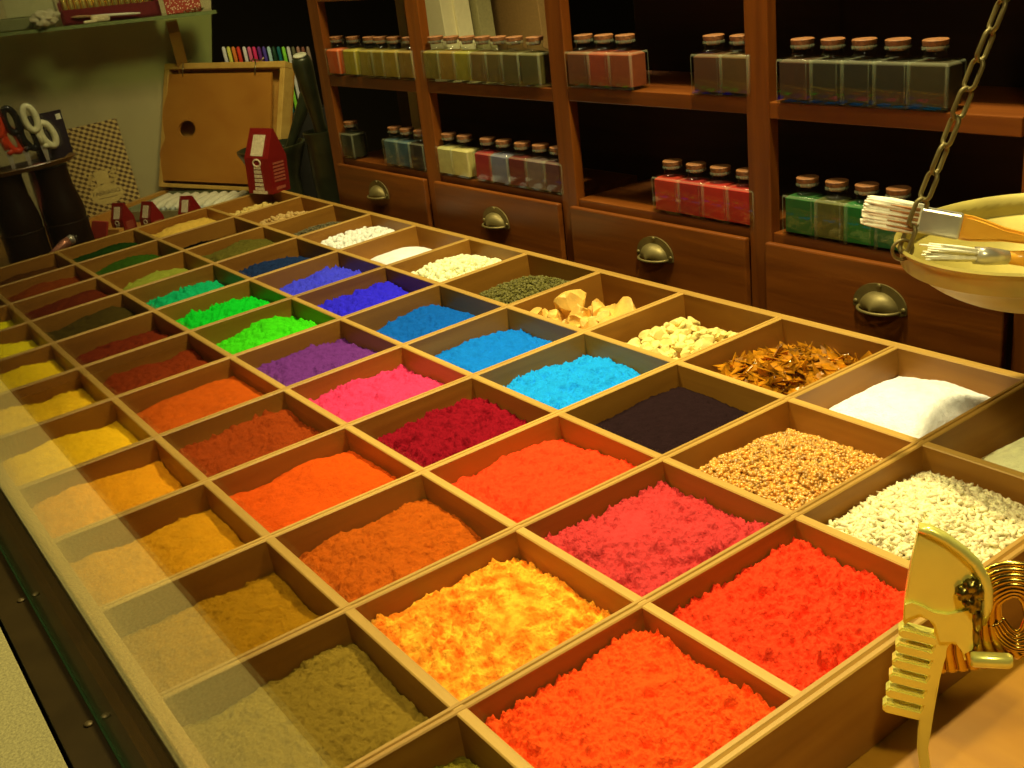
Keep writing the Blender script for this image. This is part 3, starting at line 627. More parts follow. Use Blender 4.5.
for k, (x0, x1, py, zs, col, label) in enumerate(JARS):
    yf = -.03 if zs == UP else -.012
    xc = .5 * (cab_at(x0, py - 12, yf)[0] + cab_at(x1, py - 12, yf)[0])
    bay = sum(xc > p[0] for p in PX) - 1
    pos = cab_w(xc, yf + JW / 2 - .055, (UZ[bay] + .12 if zs == UP else zs) + .001)
    c = [min(.9, x * g * (1.05 if zs == UP and xc < 5.9 else .75)) for x, g in zip(lin(col), (1, .95, .85 if col[2] > 80 else .45))]  # upper jars of the first bays get lighter fills to hold their backlight
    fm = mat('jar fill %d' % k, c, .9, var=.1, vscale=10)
    lb = 'small square corked glass jar: ' + label
    lb = label
    if k == 0:
        r = proto; r.location = Vector(pos) * S; r.rotation_euler = RM.to_euler(); r['label'] = lb
        [ch for ch in r.children if ch.name.startswith('pigment_fill')][0].data.materials[0] = fm
        r['group'] = 'corked pigment jars on the cabinet shelves'
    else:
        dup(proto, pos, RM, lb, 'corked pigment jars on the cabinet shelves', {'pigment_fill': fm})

# dark back room behind the cabinet
dark_wall = mat('dark room paint', (.05, .035, .012), .9)
def struct(mb, name, m, origin=(0, 0, 0)): return tag(mb.build(name, m, None, origin), kind='structure')
struct(MB().box(-14, 22, 13, 13.3, -6, 14), 'wall_back', dark_wall)
struct(MB().box(-14.3, -14, -6, 13, -6, 14), 'wall_end', dark_wall)
struct(MB().box(-14, 22, -12, 13, -6.3, -6), 'floor', mat('dark floor', (.04, .03, .015), .7))
cream = mat('cream paint', (.75, .66, .36), .6, var=.05)
def behind(px0, px1, Y, z0, z1, name, m, d=.25):
    a = at_plane(px0, 20, (0, Y, 0), (0, 1, 0)); b = at_plane(px1, 20, (0, Y, 0), (0, 1, 0))
    return struct(MB().box(a[0], b[0], Y, Y + d, z0, z1, .01), name, m, ((a[0] + b[0]) / 2, Y, z0))
behind(424, 443, 3.2, -6, 9, 'trim_1', cream)
behind(446, 457, 3.4, -6, 9, 'trim_2', cream)
behind(458, 479, 3.7, -6, 9, 'trim_3', mat('grey-green paint', (.30, .26, .10), .6))
behind(480, 540, 4.2, -6, 9, 'trim_4', mat('brown panel', (.22, .12, .03), .6))

# ------------------------------------------------------------------ END WALL and GLASS SHELF
WN = np.array((.954, -.3, 0)); WD = np.array((.3, .954, 0)); WP = np.array((-3.75, -.6, 0))
wall_m = mat('olive cream wall paint', (.56, .50, .24), .85, var=.05, vscale=2)
sa = (at_plane(212, 65, WP, WN) - WP); sb = (at_plane(211, 0, WP, WN) - WP)
s1, z1 = sa @ WD, sa[2]; s2, z2 = sb @ WD, sb[2]; sl = (s2 - s1) / (z2 - z1)
struct(MB().prism([(-4.5, -.8), (s1 + sl * (-.8 - z1), -.8), (s1 + sl * (6 - z1), 6), (-4.5, 6)], WP, WD, (0, 0, 1), -WN, .25), 'wall_left', wall_m)
SF = WP + WN * 1.2
A = at_plane(0, 33, SF, WN); B = at_plane(216, 10, SF, WN); sd = unit(B - A)
A2 = A - sd * 1.6
nrm = unit(np.cross(sd, np.cross((0, 0, 1.), sd)))
shelf_m = glass('shelf glass', (.72, .85, .66), 1.5)
sh = thing('glass_shelf', (A + B) / 2, 'green-edged glass shelf on a wooden bracket, fixed to the left wall', 'shelf')
SO = (A + B) / 2
back = -WN * 1.2
MB().obox(A2 - (0, 0, .05), B - A2, back, (0, 0, .05)).build('glass_board', shelf_m, sh, SO)
MB().obox(A2 - (0, 0, .049) + WN * .002, B - A2, -WN * .03, (0, 0, .048)).build('front_edge', mat('green glass edge', (.20, .26, .09), .3), sh, SO)
bz = at_plane(175, 20, WP + WN * .45, WN)
brk = MB().prism([(0, 0), (.62, 0), (.62, -.16), (.10, -1.15), (0, -1.15)], at_plane(165, 19, WP, WN) - (0, 0, .03), WN, (0, 0, 1), WD, .16)
brk.build('bracket', wood('bracket wood', (.40, .20, .035), (.5, .27, .05), 2), sh, SO)
# things lying on the shelf; k = distance behind the front edge
def on_shelf(px, k):
    q = at_plane(px, 20, SF - WN * k, WN); t = (q - (A - WN * k)) @ sd
    return A - WN * k + sd * t
q0, q1 = on_shelf(62, .30), on_shelf(163, .30)
e = q1 - q0
dbx = thing('display_box', q0, 'long dark red open box of golden tubes lying on the glass shelf', 'box')
mb = MB(); mb.obox(q0 + (0, 0, .002), e, -WN * .03, (0, 0, .20)); mb.obox(q0 - WN * .45 + (0, 0, .002), e, -WN * .03, (0, 0, .42))
mb.obox(q0 + (0, 0, .002), e, -WN * .46, (0, 0, .03)); mb.obox(q0 + (0, 0, .002), sd * .04, -WN * .46, (0, 0, .3)); mb.obox(q1 - sd * .06 + (0, 0, .002), sd * .06, -WN * .46, (0, 0, .40))
mb.build('box_shell', mat('wine red box', (.16, .012, .012), .4), dbx, q0)
gold = mat('gold foil', (.75, .58, .14), .25, .75, var=.25, vscale=20)
L = np.linalg.norm(e); ng = 15
t0 = None
for k in range(ng):
    p = q0 + e * ((k + .9) / (ng + .8)) - WN * .2 + (0, 0, .04)
    if t0 is None:
        t0 = MB().lathe([(.0, 0), (.038, 0), (.040, .03), (.038, .30), (.022, .34), (.022, .38), (0, .385)], 12, p).build('gold_tube', gold, None, p, smooth=True, angle=50)
        o = t0
    else:
        o = t0.copy(); C.objects.link(o); o.location = Vector(p) * S
    tag(o, 'golden tube standing in the long dark red box on the glass shelf', 'tube', 'golden tubes in the red display box')
pat = mat('red white pattern', (.55, .10, .03), .6, var=.1)
nt = pat.node_tree; bs = nt.nodes['Principled BSDF']; tcn = nt.nodes['Texture Coordinate']
vo = nt.nodes.new('ShaderNodeTexVoronoi'); vo.inputs['Scale'].default_value = 230; nt.links.new(tcn.outputs['Object'], vo.inputs['Vector'])
rr = nt.nodes.new('ShaderNodeValToRGB'); rr.color_ramp.elements[0].position = .30; rr.color_ramp.elements[1].position = .36
rr.color_ramp.elements[0].color = (.85, .7, .4, 1); rr.color_ramp.elements[1].color = (.45, .05, .02, 1)
nt.links.new(vo.outputs['Distance'], rr.inputs['Fac']); nt.links.new(rr.outputs['Color'], bs.inputs['Base Color'])
p = on_shelf(168, .18); p2 = on_shelf(204, .18)
tag(MB().obox(p + (0, 0, .002), p2 - p, -WN * .3, (0, 0, .30), .012).build('patterned_box', pat, None, p), 'small box with a red and cream dotted pattern at the end of the glass shelf', 'box')
p = on_shelf(196, .10)
tag(MB().ell(p + (0, 0, .03), (.07, .14, .03), 3, nz=.5, seed=3, nsc=3).build('plastic_wrap', glass('clear film', (.85, .9, .8)), None, p, smooth=True), 'crumpled clear wrapper in front of the red dotted box', 'wrapper')
p = on_shelf(83, .10); cr = mat('cream eraser', (.75, .66, .36), .7)
tag(MB().obox(p + (0, 0, .002), sd * .18, -WN * .1, (0, 0, .035), .012).build('eraser', cr, None, p), 'small cream eraser lying flat at the shelf edge', 'eraser')
p = on_shelf(91, .20)
tag(MB().obox(p + (0, 0, .002), sd * .26, -WN * .12, (0, 0, .09), .03).build('folding_stone', cr, None, p), 'larger cream block behind the small eraser on the shelf', 'block')
p = on_shelf(72, .26); p2 = on_shelf(142, .22)
br = thing('slim_brush', p, 'slim white-handled brush lying before the dark red box', 'brush')
p, p2 = p + (0, 0, .10), p2 + (0, 0, .06)
MB().tube([p + (p2 - p) * t for t in (.3, .5, .8, 1)], [.014, .02, .02, .012], 8).build('handle', white_m, br, on_shelf(72, .26), smooth=True)
MB().tube([p + (p2 - p) * t for t in (0, .08, .2, .3)], [.004, .022, .018, .014], 8).build('bristles', mat('tan hair', (.4, .25, .1), .8), br, on_shelf(72, .26), smooth=True)
# paper parcel and pale trays at the left
pale = mat('pale olive card', (.50, .50, .24), .7, var=.06)
p = on_shelf(-12, .12); p2 = on_shelf(32, .12)
tag(MB().obox(p + (0, 0, .002), p2 - p, -WN * .6, (0, 0, .16), .015).build('shallow_tray', mat('olive plastic', (.22, .24, .09), .5), None, p), 'shallow olive tray at the left of the glass shelf', 'tray')
p = on_shelf(8, .30) + (0, 0, .165); p2 = on_shelf(58, .30) + (0, 0, .165)
tag(MB().obox(p, p2 - p, -WN * .4, (0, 0, .26), .012).build('pale_box', pale, None, p), 'pale olive card box lying on the shallow tray on the shelf', 'box')
p = on_shelf(46, .06)
tag(MB().ell(p + (0, 0, .12), (.13, .17, .115), 4, nz=.55, seed=9, nsc=2.2).build('crumpled_bag', mat('pale paper', (.55, .52, .30), .6), None, p, smooth=True), 'crumpled pale paper bag beside the shallow tray on the shelf', 'bag')

# ------------------------------------------------------------------ PAINT BOX with palette and tubes
E = np.array((.892, .452, 0)); FW = np.array((.452, -.892, 0))
BL = at_z(168, 188, -.20); E0 = E; E = unit(E + np.array((0, 0, -.065)))
def on_perp(px, py):       # point on the pixel's ray with no offset along E from the left hinge
    d = ray(px, py); t = ((BL - CP) @ E) / (d @ E); return CP + d * t
TL = on_perp(174, 66); H = TL - BL; hh = unit(H); hh = unit(hh - E * (hh @ E)); ln = np.cross(E, hh)
if ln @ FW < 0: ln = -ln
yw = wood('box pine', (.50, .22, .035), (.66, .36, .07), 0, rough=.4)
pb = thing('paint_box', BL, 'open wooden paint box with its lid raised, against the left wall', 'paint box')
hl = np.linalg.norm(H); fd = .20
MB().obox(BL, E * 2.36, -ln * .03, hh * hl).build('lid_panel', yw, pb, BL)
fm_ = MB(); fm_.obox(BL + hh * (hl - .09), E * 2.36, ln * fd, hh * .09, .01); fm_.obox(BL, E * .09, ln * fd, hh * (hl - .09), .01)
fm_.obox(BL + E * 2.27, E * .09, ln * fd, hh * (hl - .09), .01); fm_.obox(BL + E * .09, E * 2.18, ln * fd, hh * .06, .01)
fm_.build('lid_frame', wood('box frame', (.62, .36, .07), (.78, .50, .12), 0, rough=.4), pb, BL)
base = MB(); bz0 = -.42; dl = 2.15
base.obox((BL[0], BL[1], bz0), E0 * 2.36, FW * .08, (0, 0, .16)); base.obox((BL[0], BL[1], bz0), E0 * .09, FW * dl, (0, 0, .22))
base.obox(np.array((BL[0], BL[1], bz0)) + E0 * 2.27, E0 * .09, FW * dl * .55, (0, 0, .16)); base.obox(np.array((BL[0], BL[1], bz0)) + FW * dl, E0 * 1.2, -FW * .09, (0, 0, .2)); base.obox((BL[0], BL[1], bz0), E0 * 1.4, FW * dl, (0, 0, .03))
base.build('base_tray', yw, pb, BL)
for cxp in (.30, 1.72):
    q = BL + E * cxp + hh * (hl + .006) + ln * .10
    MB().tube([q - E * .1, q - E * .05 + hh * .05, q + E * .1 + hh * .02, q + E * .16 + hh * .07], .012, 8).tube([q + E * .1 + ln * .11, q + E * .11 + ln * .12 - hh * .2], .010, 8).build('wire_clip', mat('brass wire', (.4, .33, .15), .3, .9), pb, BL, smooth=True)
# palette: slab with a thumb hole, curved left side
pal = []
out = [(.10, .10), (2.16, .10), (2.16, 1.0), (2.12, hl - .16), (.12, hl - .16), (.10, hl - .45), (.04, hl - .62), (.02, hl - .8), (.06, hl - 1.0), (.10, hl - 1.12), (.04, hl - 1.25), (.0, hl - 1.35)]
hc = (.54, hl - .98); hr = .115
hole = [(hc[0] + hr * 1.5 * math.cos(a), hc[1] + hr * 1.1 * math.sin(a)) for a in [2 * PI * k / 20 for k in range(20)]]
bm = bmesh.new()
def loop(pts):
    vs = [bm.verts.new((p[0], p[1], 0)) for p in pts]; return [bm.edges.new((vs[k], vs[(k + 1) % len(vs)])) for k in range(len(vs))]
ed = loop(out) + loop(hole)
bmesh.ops.triangle_fill(bm, use_beauty=True, edges=ed)
r_ = bmesh.ops.extrude_face_region(bm, geom=list(bm.faces))
for v in [g_ for g_ in r_['geom'] if isinstance(g_, bmesh.types.BMVert)]: v.co.z += .035
po = BL + ln * (fd - .03)
mb = MB().bm(bm); mb.v = [tuple(po + E * p[0] + hh * p[1] + ln * p[2]) for p in mb.v]
tag(mb.build('palette', wood('palette wood', (.46, .18, .022), (.56, .25, .035), 0, rough=.35, scale=3), None, po), 'brown wooden painter palette with a round thumb hole, held in the raised box lid', 'palette')
# case of tubes
cs = thing('tube_case', BL, 'shallow grey-green plastic case of white paint tubes in the open paint box', 'case')
c0 = np.array((BL[0], BL[1], -.385)) + E0 * .15 + FW * .12
cm = MB(); cm.obox(c0, E0 * 2.0, FW * 1.1, (0, 0, .025)); cm.obox(c0, E0 * 2.0, FW * .04, (0, 0, .17)); cm.obox(c0, E0 * .04, FW * 1.1, (0, 0, .15)); cm.obox(c0 + FW * 1.06, E0 * 2.0, FW * .04, (0, 0, .15)); cm.obox(c0 + E0 * 1.96, E0 * .04, FW * 1.1, (0, 0, .15))
cm.build('case_shell', mat('grey green plastic', (.28, .30, .16), .35), cs, BL)
tb0 = None
for k in range(9):
    p = c0 + E0 * (.18 + .19 * k) + FW * .2 + (0, 0, .12)
    if tb0 is None:
        tb0 = thing('paint_tube', p, '', 'paint tube', 'white paint tubes in the grey-green case')
        q = np.zeros(3); dv = unit(FW + E0 * .25)
        MB().tube([dv * .0, dv * .03, dv * .5, dv * .66], [.072, .074, .074, .03], 12, flat=(0, 0, 1)).build('tube_body', mat('white tube', (.85, .82, .6), .35, var=.1), tb0, q, smooth=True)
        MB().tube([dv * .66, dv * .74], [.035, .035], 10).build('cap', mat('tube cap', (.55, .6, .5), .4), tb0, q, smooth=True)
        o = tb0
    else: o = dup(tb0, p)
    o['label'] = 'white paint tube lying in the grey-green case in the paint box'

# ------------------------------------------------------------------ RED CARTONS
def carton_proto(loc, rz, label, w=.40, d=.36, h=.46, r=.36, tilt=None):
    t = thing('gable_carton', loc, label, 'carton', 'red gable-top pigment cartons', rot=(0, 0, rz))
    hw, hd = w / 2, d / 2
    vs = [(-hw, -hd, 0), (hw, -hd, 0), (hw, hd, 0), (-hw, hd, 0), (-hw, -hd, h), (hw, -hd, h), (hw, hd, h), (-hw, hd, h), (-hw * .92, -.012, h + r), (hw * .92, -.012, h + r), (hw * .92, .012, h + r), (-hw * .92, .012, h + r)]
    fs = [(0, 3, 2, 1), (0, 1, 5, 4), (1, 2, 6, 5), (2, 3, 7, 6), (3, 0, 4, 7), (4, 5, 9, 8), (6, 7, 11, 10), (5, 6, 10, 9), (7, 4, 8, 11), (8, 9, 10, 11)]
    MB().add(vs, fs).build('carton_body', red_card, t, (0, 0, 0))
    # upper label on the sloping front, ornament below
    sl = unit((0, hd - .012, r)); nf = unit((0, -r, hd - .012))
    lp = np.array((0, -hd, h)) + nf * .003
    MB().prism([(-hw * .5, .03), (hw * .5, .03), (hw * .5, .31), (-hw * .5, .31)], lp, (1, 0, 0), sl, nf, .003).build('upper_label', label_m, t, (0, 0, 0))
    o = MB(); f = np.array((0, -hd - .002, 0))
    ring = [(.06 * math.cos(a), .045 * math.sin(a)) for a in [2 * PI * k / 16 for k in range(16)]]
    o.tube([f + (x, 0, h - .06 + z) for x, z in ring], .012, 6, closed=True)
    for k in range(6): o.obox(f + (-.055 - .004 * k, -.002, h - .14 - .055 * k), (.11 + .008 * k, 0, 0), (0, -.004, 0), (0, 0, .04))
    o.obox(f + (-.12, -.002, .0), (.24, 0, 0), (0, -.004, 0), (0, 0, .04))
    o.build('front_ornament', label_m, t, (0, 0, 0))
    s_ = MB()
    for k in range(6): s_.obox((hw + .001, -hd * .6, h - .09 - .045 * k), (0, hd * 1.2, 0), (.003, 0, 0), (0, 0, .026))
    s_.obox((hw + .001, -hd * .5, .04), (0, hd, 0), (.003, 0, 0), (0, 0, .04))
    s_.build('side_lettering', mat('faded print', (.42, .10, .05), .6, var=.3, vscale=60), t, (0, 0, 0))
    return t
rzc = math.atan2(E[1], E[0])
big = carton_proto(at_z(270, 191, .008), rzc, 'large red gable-top carton standing in the far corner of the tray before the mortar')
big.rotation_euler = (math.radians(-4), math.radians(4), rzc)
for (px, py, zt, lab, rz) in ((119, 207, .02, 'small red carton behind the tray nearest the two dark bottles', rzc), (147, 202, .07, 'small red carton in the middle behind the tray end, before the white tubes', rzc - .1), (187, 200, .02, 'small red carton with only its gable showing, nearest the large carton', rzc)):
    q = at_z(px, py, zt); q[2] = max(-.415, zt - .82 * .6)
    r = dup(big, q, (0, 0, rz), lab); r.scale = (.6, .6, .6)
# flat red envelope and paint tube at the tray end
q = at_z(84, 236, -.12)
tag(MB().obox((q[0], q[1], -.42), E * .28, FW * .03, unit((.1, .35, 1)) * .5).build('flat_packet', mat('red white packet', (.5, .05, .03), .5, var=.5, vscale=1.2), None, q), 'flat red and white packet leaning behind the first small carton', 'packet')
q = at_x(72, 239, -.24); q2 = at_x(40, 259, -.17)
tt = thing('foil_tube', q2, 'red and silver foil paint tube resting on the tray end beside the bottles', 'paint tube')
dv = q2 - q
MB().tube([q2 + (0, 0, -.1), q + dv * .25, q + dv * .1], [.05, .06, .06], 12).build('tube_body', mat('red foil', (.6, .25, .15), .3, .5, var=.4, vscale=6), tt, q2, smooth=True)
MB().tube([q + dv * .1, q - dv * .02, q - dv * .05], [.062, .062, .04], 12).build('crimped_end', steel, tt, q2, smooth=True)

# ------------------------------------------------------------------ MORTARS
def mortar(px, py, X, rpx, hpx, name, label, taper):
    q = at_x(px, py, X); dist = np.linalg.norm(q - CP); r = rpx / F * dist; base = -.42; h = q[2] - base
    t = thing('mortar', (q[0], q[1], base), label, 'mortar')
    r0 = r * taper
    MB().lathe([(0, 0), (r0 * 1.1, 0), (r0 * 1.1, .06), (r0, .1), (r0 * 1.03, h * .5), (r * .92, h * .88), (r, h - .03), (r, h), (r * .93, h + .005), (r * .86, h - .08), (r0 * .8, h * .45), (0, h * .3)], 40).build('mortar_body', iron, t, (0, 0, 0), smooth=True, angle=50)
    return t, q, r
t1, mq1, r1 = mortar(271, 146, -.62, 33, 0, 'mortar', 'wide-mouthed dark bronze mortar behind the large red carton', .62)
t2, mq2, r2 = mortar(322, 130, .42, 19, 0, 'mortar', 'narrow dark bronze mortar beside the first cabinet upright', .95)
def pestle(a, b, r, label, tip=False):
    a, b = np.array(a), np.array(b); d = b - a
    p = thing('pestle', a, label, 'pestle')
    pr = [(0, .75), (.03, 1.05), (.10, 1.1), (.22, .8), (.5, .7), (.75, .95), (.93, 1.15), (.98, 1.0), (1, .72)]
    MB().tube([a + d * t for t, _ in pr], [r * k for _, k in pr], 18).build('shaft', iron, p, a, smooth=True)
    if tip:
        MB().tube([b, b + unit(d) * .02], [r * .8, r * .7], 18).build('pale_tip', white_m, p, a, smooth=True)
b1 = at_plane(309, 88, mq1 + (.25, .55, 0), (1, 0, 0))
pestle(mq1 + (-.15, -.1, -.75), b1, .085, 'dark pestle leaning in the wide-mouthed mortar')
b2 = at_depth(300, 56, np.dot(mq2 - CP, -CR[:, 2]) - .75)
pestle(mq2 + (.0, .03, -.7), b2, .115, 'thick dark pestle with a white end in the narrow mortar', True)
# ------------------------------------------------------------------ PENS
rackP = np.array((-2.3, 2.1, 0))
PEN = [((200, 195, 150), 'white'), ((190, 175, 50), 'yellow'), ((170, 85, 25), 'orange-brown'), ((185, 40, 20), 'red'), ((205, 190, 130), 'cream'), ((200, 70, 80), 'pink'), ((185, 30, 60), 'crimson'), ((75, 30, 75), 'purple'), ((55, 40, 90), 'indigo'),
       ((130, 170, 175), 'light blue'), ((20, 45, 20), 'dark green'), ((10, 70, 60), 'teal'), ((100, 165, 30), 'bright green'), ((205, 210, 160), 'pale white-green'), ((70, 65, 35), 'olive grey'), ((120, 85, 60), 'light brown'), ((90, 50, 30), 'brown'), ((105, 85, 60), 'taupe')]
rk0, rk1 = at_plane(216, 50, rackP, WN), at_plane(316, 50, rackP, WN)
ztop = .5 * (rk0[2] + rk1[2])
rk = MB().obox((rk0[0], rk0[1], -1.5), (rk1 - rk0) * np.array((1, 1, 0)), -WN * .4, (0, 0, ztop - 1.0 + 1.5), .01).build('pen_rack', mat('black rack', (.02, .018, .012), .6), None, (rk0[0], rk0[1], -1.5))
tag(rk, 'dark block that holds the row of coloured pens behind the paint box', 'rack')
pen0 = None
for k, (c, nm) in enumerate(PEN):
    px = 223 + 4.9 * k + (1 if k > 3 else 0)
    q = at_plane(px, 46.5, rackP - WN * .2, WN)
    base = np.array((q[0], q[1], ztop - 1.0 + .002)); h = q[2] - base[2]
    m = mat('pen ' + nm, [min(.9, x * 2.6 * g) for x, g in zip(lin(c), G)], .4, var=.03)
    o = MB().lathe([(0, 0), (.026, 0), (.026, h - .25), (.028, h - .24), (.028, h - .03), (.018, h - .005), (0, h)], 12, base).build('felt_pen', m, None, base, smooth=True, angle=50)
    tag(o, nm + ' felt pen in the coloured row above the paint box lid', 'pen', 'felt pens in the dark rack')

# ------------------------------------------------------------------ CHECKERED CARD
q0 = at_plane(80, 232, WP + WN * .75, WN); cz = -.42
ctl, ctr = at_plane(68, 129, WP + WN * .35, WN), at_plane(116, 118, WP + WN * .35, WN)
cbr = at_plane(136, 222, WP + WN * .75, WN)
ex = unit(ctr - ctl); wv = np.linalg.norm(ctr - ctl)
dn = cbr - ctr; dn = dn - ex * (dn @ ex); hgt = min(np.linalg.norm(dn), (ctr[2] + .42) / -unit(dn)[2]); up = -unit(dn); nn = np.cross(ex, up)
lo = ctr - up * hgt - ex * (wv + .5)
card = thing('patterned_pad', lo, 'paper pad with a brown and gold woven pattern and oval crest by the wall', 'paper pad')
wm = bpy.data.materials.new('woven print'); wm.use_nodes = True; nt = wm.node_tree; bs = nt.nodes['Principled BSDF']; bs.inputs['Roughness'].default_value = .5
tc = nt.nodes.new('ShaderNodeTexCoord')
def wave(vec, per, ph=0.):
    dtn = nt.nodes.new('ShaderNodeVectorMath'); dtn.operation = 'DOT_PRODUCT'; dtn.inputs[1].default_value = Vector(vec) / (per * S) * 2 * PI
    nt.links.new(tc.outputs['Object'], dtn.inputs[0]); sn = nt.nodes.new('ShaderNodeMath'); sn.operation = 'SINE'; nt.links.new(dtn.outputs['Value'], sn.inputs[0]); return sn
wa = wave(unit(ex * .5 + up * .87), .066); wb = wave(unit(ex * .87 - up * .5), .075)
mu = nt.nodes.new('ShaderNodeMath'); mu.operation = 'MULTIPLY_ADD'; nt.links.new(wa.outputs[0], mu.inputs[0]); mu.inputs[1].default_value = .55
m2 = nt.nodes.new('ShaderNodeMath'); m2.operation = 'MULTIPLY'; m2.inputs[1].default_value = .45; nt.links.new(wb.outputs[0], m2.inputs[0]); nt.links.new(m2.outputs[0], mu.inputs[2])
rp = nt.nodes.new('ShaderNodeValToRGB'); rp.color_ramp.elements[0].position = .0; rp.color_ramp.elements[1].position = .45
rp.color_ramp.elements[0].color = (.10, .045, .008, 1); rp.color_ramp.elements[1].color = (.66, .48, .13, 1)
ad = nt.nodes.new('ShaderNodeMath'); ad.operation = 'ADD'; ad.inputs[1].default_value = .28; nt.links.new(mu.outputs[0], ad.inputs[0])
nt.links.new(ad.outputs[0], rp.inputs['Fac']); nt.links.new(rp.outputs['Color'], bs.inputs['Base Color'])
MB().obox(lo - nn * .05, ex * (wv + .5), nn * .05, up * hgt).build('pad_cover', wm, card, lo)
tan = mat('tan crest', (.68, .52, .15), .6, var=.06)
cc = lo + ex * (wv + .5) * .63 + up * hgt * .27 + nn * .002
oval = [(.235 * math.cos(a) * (1 if abs(math.cos(a)) < .9 else 1.02), .15 * math.sin(a)) for a in [2 * PI * k / 32 for k in range(32)]]
cr_ = MB().prism(oval, cc, ex, up, nn, .004)
cr_.prism([(-.095, .16), (.095, .16), (.105, .36), (.05, .34), (0, .37), (-.05, .34), (-.105, .36)], cc, ex, up, nn, .005)
for sgn in (-1, 1):
    for k in range(4):
        o_ = cc + ex * sgn * (.15 + .045 * (k % 2)) + up * (.16 + .055 * k)
        cr_.tube([o_ + (ex * math.cos(a) + up * math.sin(a)) * .03 for a in [2 * PI * q / 10 for q in range(10)]], .010, 6, closed=True)
cr_.build('crest', tan, card, lo)
tm = text_mesh('FABRIANO', .085); tm.v = [tuple(cc + ex * p[0] + up * (p[1] + .02) + nn * (.006 + p[2] * .3)) for p in tm.v]
ink = mat('brown ink', (.14, .07, .012), .6)
tm.build('lettering', ink, card, lo)
MB().obox(cc - ex * .14 - up * .06 + nn * .004, ex * .28, nn * .002, up * .008).build('underline', ink, card, lo)

# ------------------------------------------------------------------ DARK BOTTLES with scissors on the plate
XB = -.62
def bottle(px, py_top, label):
    c = at_x(px, 212, XB); zt = at_x(px, py_top, XB)[2]; h = zt + .42; rb = .265
    t = thing('dark_bottle', (c[0], c[1], -.42), label, 'bottle', 'dark brown bottles at the tray end')
    MB().lathe([(0, 0), (rb * .98, 0), (rb * 1.0, .04), (rb * .97, h * .38), (rb * 1.0, h * .46), (rb * .94, h * .47), (rb * .98, h * .52), (rb * .96, h * .60), (rb * .86, h * .70), (rb * .76, h * .80), (rb * .74, h * .96), (rb * .78, h), (0, h)], 36).build('bottle_body', dark_m, t, (0, 0, 0), smooth=True, angle=45)
    return c, zt
c1, zt1 = bottle(64, 163, 'dark brown round-shouldered bottle nearer the patterned pad')
c2, zt2 = bottle(16, 172, 'dark brown round-shouldered bottle at the left picture edge')
zt = max(zt1, zt2)
pm = (np.array(c1) + np.array(c2)) / 2; dd = unit((c1 - c2) * np.array((1, 1, 0))); pp = np.array((-dd[1], dd[0], 0))
plate_m = mat('brown glazed plate', (.16, .085, .02), .3, var=.2)
pl = MB(); L_ = .62
prof = [(.0, .0), (.9, 0), (1.02, .05), (1.0, .06), (.9, .02), (0, .02)]
pl.lathe(prof, 40); pl.v = [tuple(np.array((pm[0], pm[1], zt + .002)) + dd * p[0] * L_ + pp * p[1] * .30 + np.array((0, 0, p[2]))) for p in pl.v]
tag(pl.build('oval_plate', plate_m, None, (pm[0], pm[1], zt), smooth=True, angle=40), 'brown glazed oval plate set across the two dark bottles', 'plate')
zp = zt + .024
bx = at_plane(67, 154, (XB - .12, 0, 0), (1, 0, 0)); tp = at_plane(67, 108, (XB - .12, 0, 0), (1, 0, 0))
bo = thing('dark_card_box', (bx[0], bx[1], zp), 'thin black-violet card box with a small white sticker standing behind the scissors', 'box')
bo_o = np.array((bx[0], bx[1], zp))
MB().obox(bo_o - dd * .34, dd * .42, pp * .06, (0, 0, tp[2] - zp)).build('card_body', mat('black violet card', (.018, .010, .018), .4), bo, bo_o)
MB().obox(bo_o + dd * .0 - pp * .003 + (0, 0, tp[2] - zp - .11), dd * .06, pp * .003, (0, 0, .07)).build('sticker', white_m, bo, bo_o)
def scissors(px, py, top, m, label):
    b = at_x(px, py, XB + .05); tq = at_x(px, top, XB + .05); H_ = tq[2] - zp
    t = thing('scissors', (b[0], b[1], zp), label, 'scissors', 'scissors standing handles up on the plate'); o = np.array((b[0], b[1], zp))
    def lp(cx, cz, rx, rz, yy, tilt):
        pts = []
        for k in range(20):
            a = 2 * PI * k / 20; x, z = rx * math.cos(a), rz * math.sin(a)
            pts.append(o + dd * (cx + x * math.cos(tilt) - z * math.sin(tilt)) + pp * yy + np.array((0, 0, cz + x * math.sin(tilt) + z * math.cos(tilt))))
        return pts
    MB().tube(lp(-.05, H_ - .17, .07, .15, -.02, .1), .042, 8, closed=True).tube([o + dd * -.03 + (0, 0, H_ - .3), o + (0, 0, H_ - .5)], [.035, .03], 8).build('handle', m, t, o, smooth=True)
    MB().tube(lp(.10, H_ - .40, .07, .15, .02, .25), .042, 8, closed=True).tube([o + dd * .06 + (0, 0, H_ - .52), o + (0, 0, max(.2, H_ - .62))], [.035, .03], 8).build('handle', m, t, o, smooth=True)
    MB().prism([(-.03, H_ - .5), (.03, H_ - .5), (.004, 0), (-.004, 0)], o + pp * -.01, dd, (0, 0, 1), pp, .012).build('blade', steel, t, o)
    MB().prism([(-.02, H_ - .5), (.05, H_ - .5), (.03, 0.0), (.02, 0)], o + pp * .004, dd, (0, 0, 1), pp, .012).build('blade', steel, t, o)
scissors(10, 160, 105, mat('red plastic', (.62, .05, .01), .3), 'red-handled scissors at the left picture edge')
scissors(27, 158, 102, mat('black plastic', (.012, .012, .01), .25), 'black-handled scissors between the red and the white pair')
scissors(46, 156, 100, mat('ivory plastic', (.72, .70, .42), .3), 'ivory-handled scissors before the dark card box')
rq = at_x(40, 180, XB)
